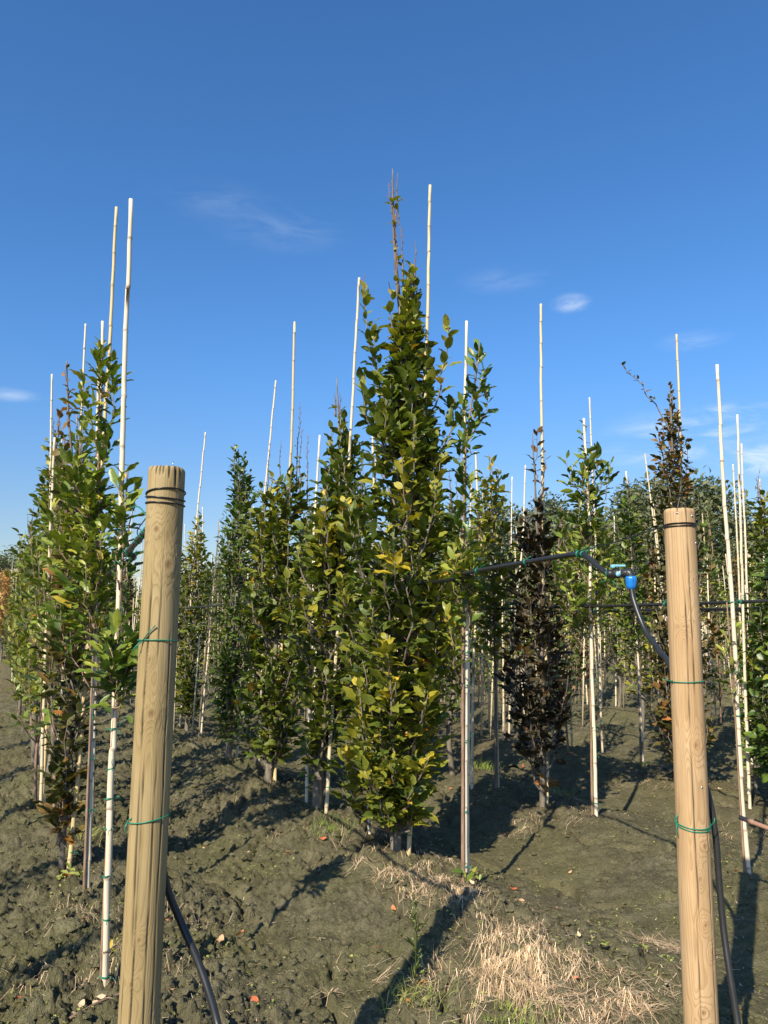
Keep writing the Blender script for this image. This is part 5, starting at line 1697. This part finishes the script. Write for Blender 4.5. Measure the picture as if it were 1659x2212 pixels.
grass_tuft(1120, 2185, 260, 0.045, 0.08, "low bright green grass in front of the straw at the bottom", WEED, (0.1, 0.8))
grass_tuft(870, 2110, 80, 0.10, 0.07, "grey-green grass tuft across the post shadow", GRASS, (0.3, 1), 1.2)
grass_tuft(940, 2120, 45, 0.08, 0.06, "thin grass right of the tall weed", GRASS, (0.1, 0.7), 1.0)
grass_tuft(715, 1795, 300, 0.05, 0.10, "mossy green grass patch left of the central tree", WEED, (0.1, 0.6), 0.8)
grass_tuft(190, 1815, 110, 0.10, 0.05, "small grass tuft behind the second white cane's foot", GRASS, (0.3, 1.0), 1.0)
grass_tuft(1045, 1660, 120, 0.12, 0.08, "bright weeds in the furrow behind the bundled canes", WEED, (0.3, 0.8), 0.9)
grass_tuft(840, 1745, 60, 0.10, 0.05, "dark grass beside the central trunk", GRASS, (0.0, 0.4), 0.9)
grass_tuft(1210, 1690, 90, 0.10, 0.15, "shaded weeds below the purple tree", WEED, (0.0, 0.5), 0.9)


def leafy_weed(px, py, n, size, label, up=0.5, mat=WEED, tint=0.7):
    g = GP(px, py); b0 = np.array([g[0], g[1], gz(g[0], g[1]) + 0.012])
    root = empty("leafy_weed", tuple(b0), label, "weed")
    T = []
    for i in range(n):
        a = srng.uniform(0, 6.28); T.append([math.cos(a), math.sin(a), up * srng.uniform(0.3, 1.4)])
    L = dict(p=np.stack([srng.normal(0, size * .5, n), srng.normal(0, size * .5, n), srng.uniform(0, size * .6 * up, n)], -1) + b0, t=np.array(T), n=np.tile([0, 0, 1.0], (n, 1)) + srng.normal(0, .25, (n, 3)),
             s=size * srng.uniform(0.5, 1.1, n), c=np.full(n, tint) + srng.normal(0, .12, n))
    leaf_objects(L, np.arange(n), 'lance', mat, root, b0, srng)


leafy_weed(150, 1893, 26, 0.075, "bright green leafy weed rosette in front of the brown-leaved left tree", 0.5)
leafy_weed(178, 1890, 18, 0.06, "smaller green weed rosette right beside the bright one", 0.5)
leafy_weed(1305, 2040, 8, 0.03, "tiny green weed in the mud right of the straw", 0.4)
leafy_weed(1385, 2010, 10, 0.03, "small green weed left of the dry tuft by the tan post", 0.5)
leafy_weed(1022, 1895, 9, 0.07, "few green basal leaves at the foot of the bundled canes", 1.2, LAUR, 0.5)
leafy_weed(226, 2090, 4, 0.07, "two yellowing leaves low on the nearest white cane's stem", 1.8, LAUR, 0.8)
leafy_weed(1390, 1655, 14, 0.07, "yellow-green basal shoots at the dark sapling's foot behind the hose", 0.8, WEED, 0.7)


def tall_weed():
    g = GP(897, 2085); b0 = np.array([g[0], g[1], gz(g[0], g[1])])
    root = empty("tall_weed", tuple(b0), "thin upright weed with narrow leaves standing in the straw", "weed")
    H = 0.40
    mb = MB(); tube(mb, [[0, 0, -.02], [0.004, 0, H * .5], [0, 0.003, H]], [0.0035, 0.003, 0.0015], 6); mb.build("stalk", GRASS, root)
    n = 60; z = srng.uniform(0.06, 1, n) * H; a = srng.uniform(0, 6.28, n)
    L = dict(p=np.stack([0 * z, 0 * z, z], -1) + b0, t=np.stack([np.cos(a) * 0.5, np.sin(a) * 0.5, 0.55 + 0 * a], -1), n=np.stack([-np.cos(a), -np.sin(a), 1 + 0 * a], -1), s=srng.uniform(0.04, 0.085, n) * (1.2 - 0.6 * z / H), c=np.full(n, 0.25) + srng.normal(0, .15, n))
    L['s'] *= 0.9
    leaf_objects(L, np.arange(n), 'lance', GRASS, root, b0, srng)
    for i, ch in enumerate([c for c in root.children if c.name.startswith("leaf")]):
        ch.matrix_basis = ch.matrix_basis @ Matrix.Diagonal((1, 0.35, 1, 1))


tall_weed()

# tiny seedlings sprinkled over the soil
def seedlings():
    n = 9000
    d = 2.2 * np.exp(srng.uniform(0, 1, n) ** 0.8 * math.log(14 / 2.2)); x = d * srng.uniform(-0.62, 0.62, n)
    keep = perlin(x * 1.1, d * 1.1, 61) + 0.35 * perlin(x * 5, d * 5, 62) > 0.0
    x, d = x[keep], d[keep]; n = len(x)
    z = ground_z(x, d) + 0.004
    a = srng.uniform(0, 6.28, n)
    mb = MB()
    for k in range(2):
        aa = a + k * 3.0 + srng.normal(0, .3, n)
        L = dict(p=np.stack([x, d, z], -1), t=np.stack([np.cos(aa), np.sin(aa), srng.uniform(0.1, 0.7, n)], -1), n=np.tile([0, 0, 1.0], (n, 1)) + srng.normal(0, .3, (n, 3)), s=srng.uniform(0.007, 0.020, n), c=srng.uniform(0.4, 1.0, n))
        leaves_into(mb, L, 'round', 1, srng)
    o = mb.build("seedlings", WEED)
    tag(o, "tiny yellow-green seedlings sprinkled over the soil", "seedlings", kind="stuff")
    # bits of chaff
    n = 2600
    d = 2.2 * np.exp(srng.uniform(0, 1, n) ** 0.8 * math.log(11 / 2.2)); x = d * srng.uniform(-0.62, 0.62, n)
    z = ground_z(x, d) + 0.004; mb = MB()
    for i in range(n):
        a = srng.uniform(0, 6.28); L = srng.uniform(0.008, 0.05)
        ribbon(mb, [[x[i], d[i], z[i]], [x[i] + math.cos(a) * L, d[i] + math.sin(a) * L, z[i] + srng.uniform(-0.002, 0.008)]], srng.uniform(0.0009, 0.0018), srng.uniform(0.3, 1))
    o = mb.build("chaff", STRAW); tag(o, "bits of pale chaff and stalks scattered over the soil", "chaff", kind="stuff")


seedlings()

FM = []
for i in range(4):
    for tb in (0.1, 0.35, 0.55, 0.8, 1.0):
        v, uv, f4, f3 = leaf_template('ovate', 3, 30 + i)
        v = v.copy(); v[:, 2] = -v[:, 2] * (0.15 + 0.2 * i) + 0.3 * (v[:, 0] - 0.5) ** 2 + 0.2 * np.abs(v[:, 1]) + 0.06 * np.sin(v[:, 0] * 9 + i * 2)
        m_ = MB(); m_.add(v - [0.5, 0, 0], f4, f3, tb, uv); FM.append(m_.mesh("fallen_leaf", FALL))


def fallen(px, py, size, k, label, group=None):
    g = GP(px, py, -0.03)
    z = float(ground_z(np.array([g[0]]), np.array([g[1]]))[0])
    o = link("fallen_leaf", FM[k % len(FM)])
    o.location = (g[0], g[1], z + 0.009); o.scale = (size * 0.8, size * 0.8, size * 0.8)
    o.rotation_euler = (srng.normal(0, .2), srng.normal(0, .2), srng.uniform(0, 6.28))
    tag(o, label, "leaf", group)


for i, (px, py, s, k, lab) in enumerate([(518, 1990, .10, 2, "large orange fallen leaf on the soil right of the olive post"), (478, 2015, .085, 3, "tan fallen leaf just below the large orange leaf by the olive post"),
        (140, 1935, .10, 1, "long red-brown fallen leaf left of the second white cane's foot"), (168, 2022, .06, 2, "glowing orange leaf beside the cracked grey clod"), (697, 1830, .07, 1, "orange leaf left of the central tree's mound"),
        (622, 1838, .06, 12, "pale star-shaped leaf on the soil left of the central tree"), (550, 2125, .08, 1, "rust leaf at the bottom between post and central tree"), (912, 2105, .075, 1, "red-orange leaf below the tall weed"),
        (1108, 1885, .07, 1, "rust-red leaf right of the bundled canes"), (1205, 1920, .06, 3, "tan leaf in the middle of the right furrow"), (1190, 1740, .06, 3, "small tan leaf at the purple tree's foot"),
        (1270, 2002, .065, 13, "brown leaf on the bare mud left of the tan post"), (1555, 1720, .07, 14, "pale curled leaf on the soil right of the tan post"), (1580, 1855, .07, 1, "rust leaf between the hose and the leaning cane"),
        (1370, 2105, .06, 1, "red-brown leaf near the bottom left of the tan post"), (1245, 2140, .05, 1, "small red leaf on the straw by the bottom edge"), (265, 1885, .06, 1, "rust leaf in the shade left of the olive post")]):
    fallen(px, py, s, k, lab)
for i in range(60):
    px = srng.uniform(0, 1659); py = 1520 + 690 * srng.uniform(0, 1) ** 0.8
    fallen(px, py, srng.uniform(0.03, 0.065), int(srng.integers(0, len(FM))), "small curled brown leaf lying on the soil", "small fallen leaves on the soil")
for (px, py) in [(205, 2200), (195, 2190), (175, 2205), (165, 2215)]:
    fallen(px, py, 0.06, 4, "pale dry leaf heaped at the bottom left by the dark stick", "dry leaves heaped by the dark stick")
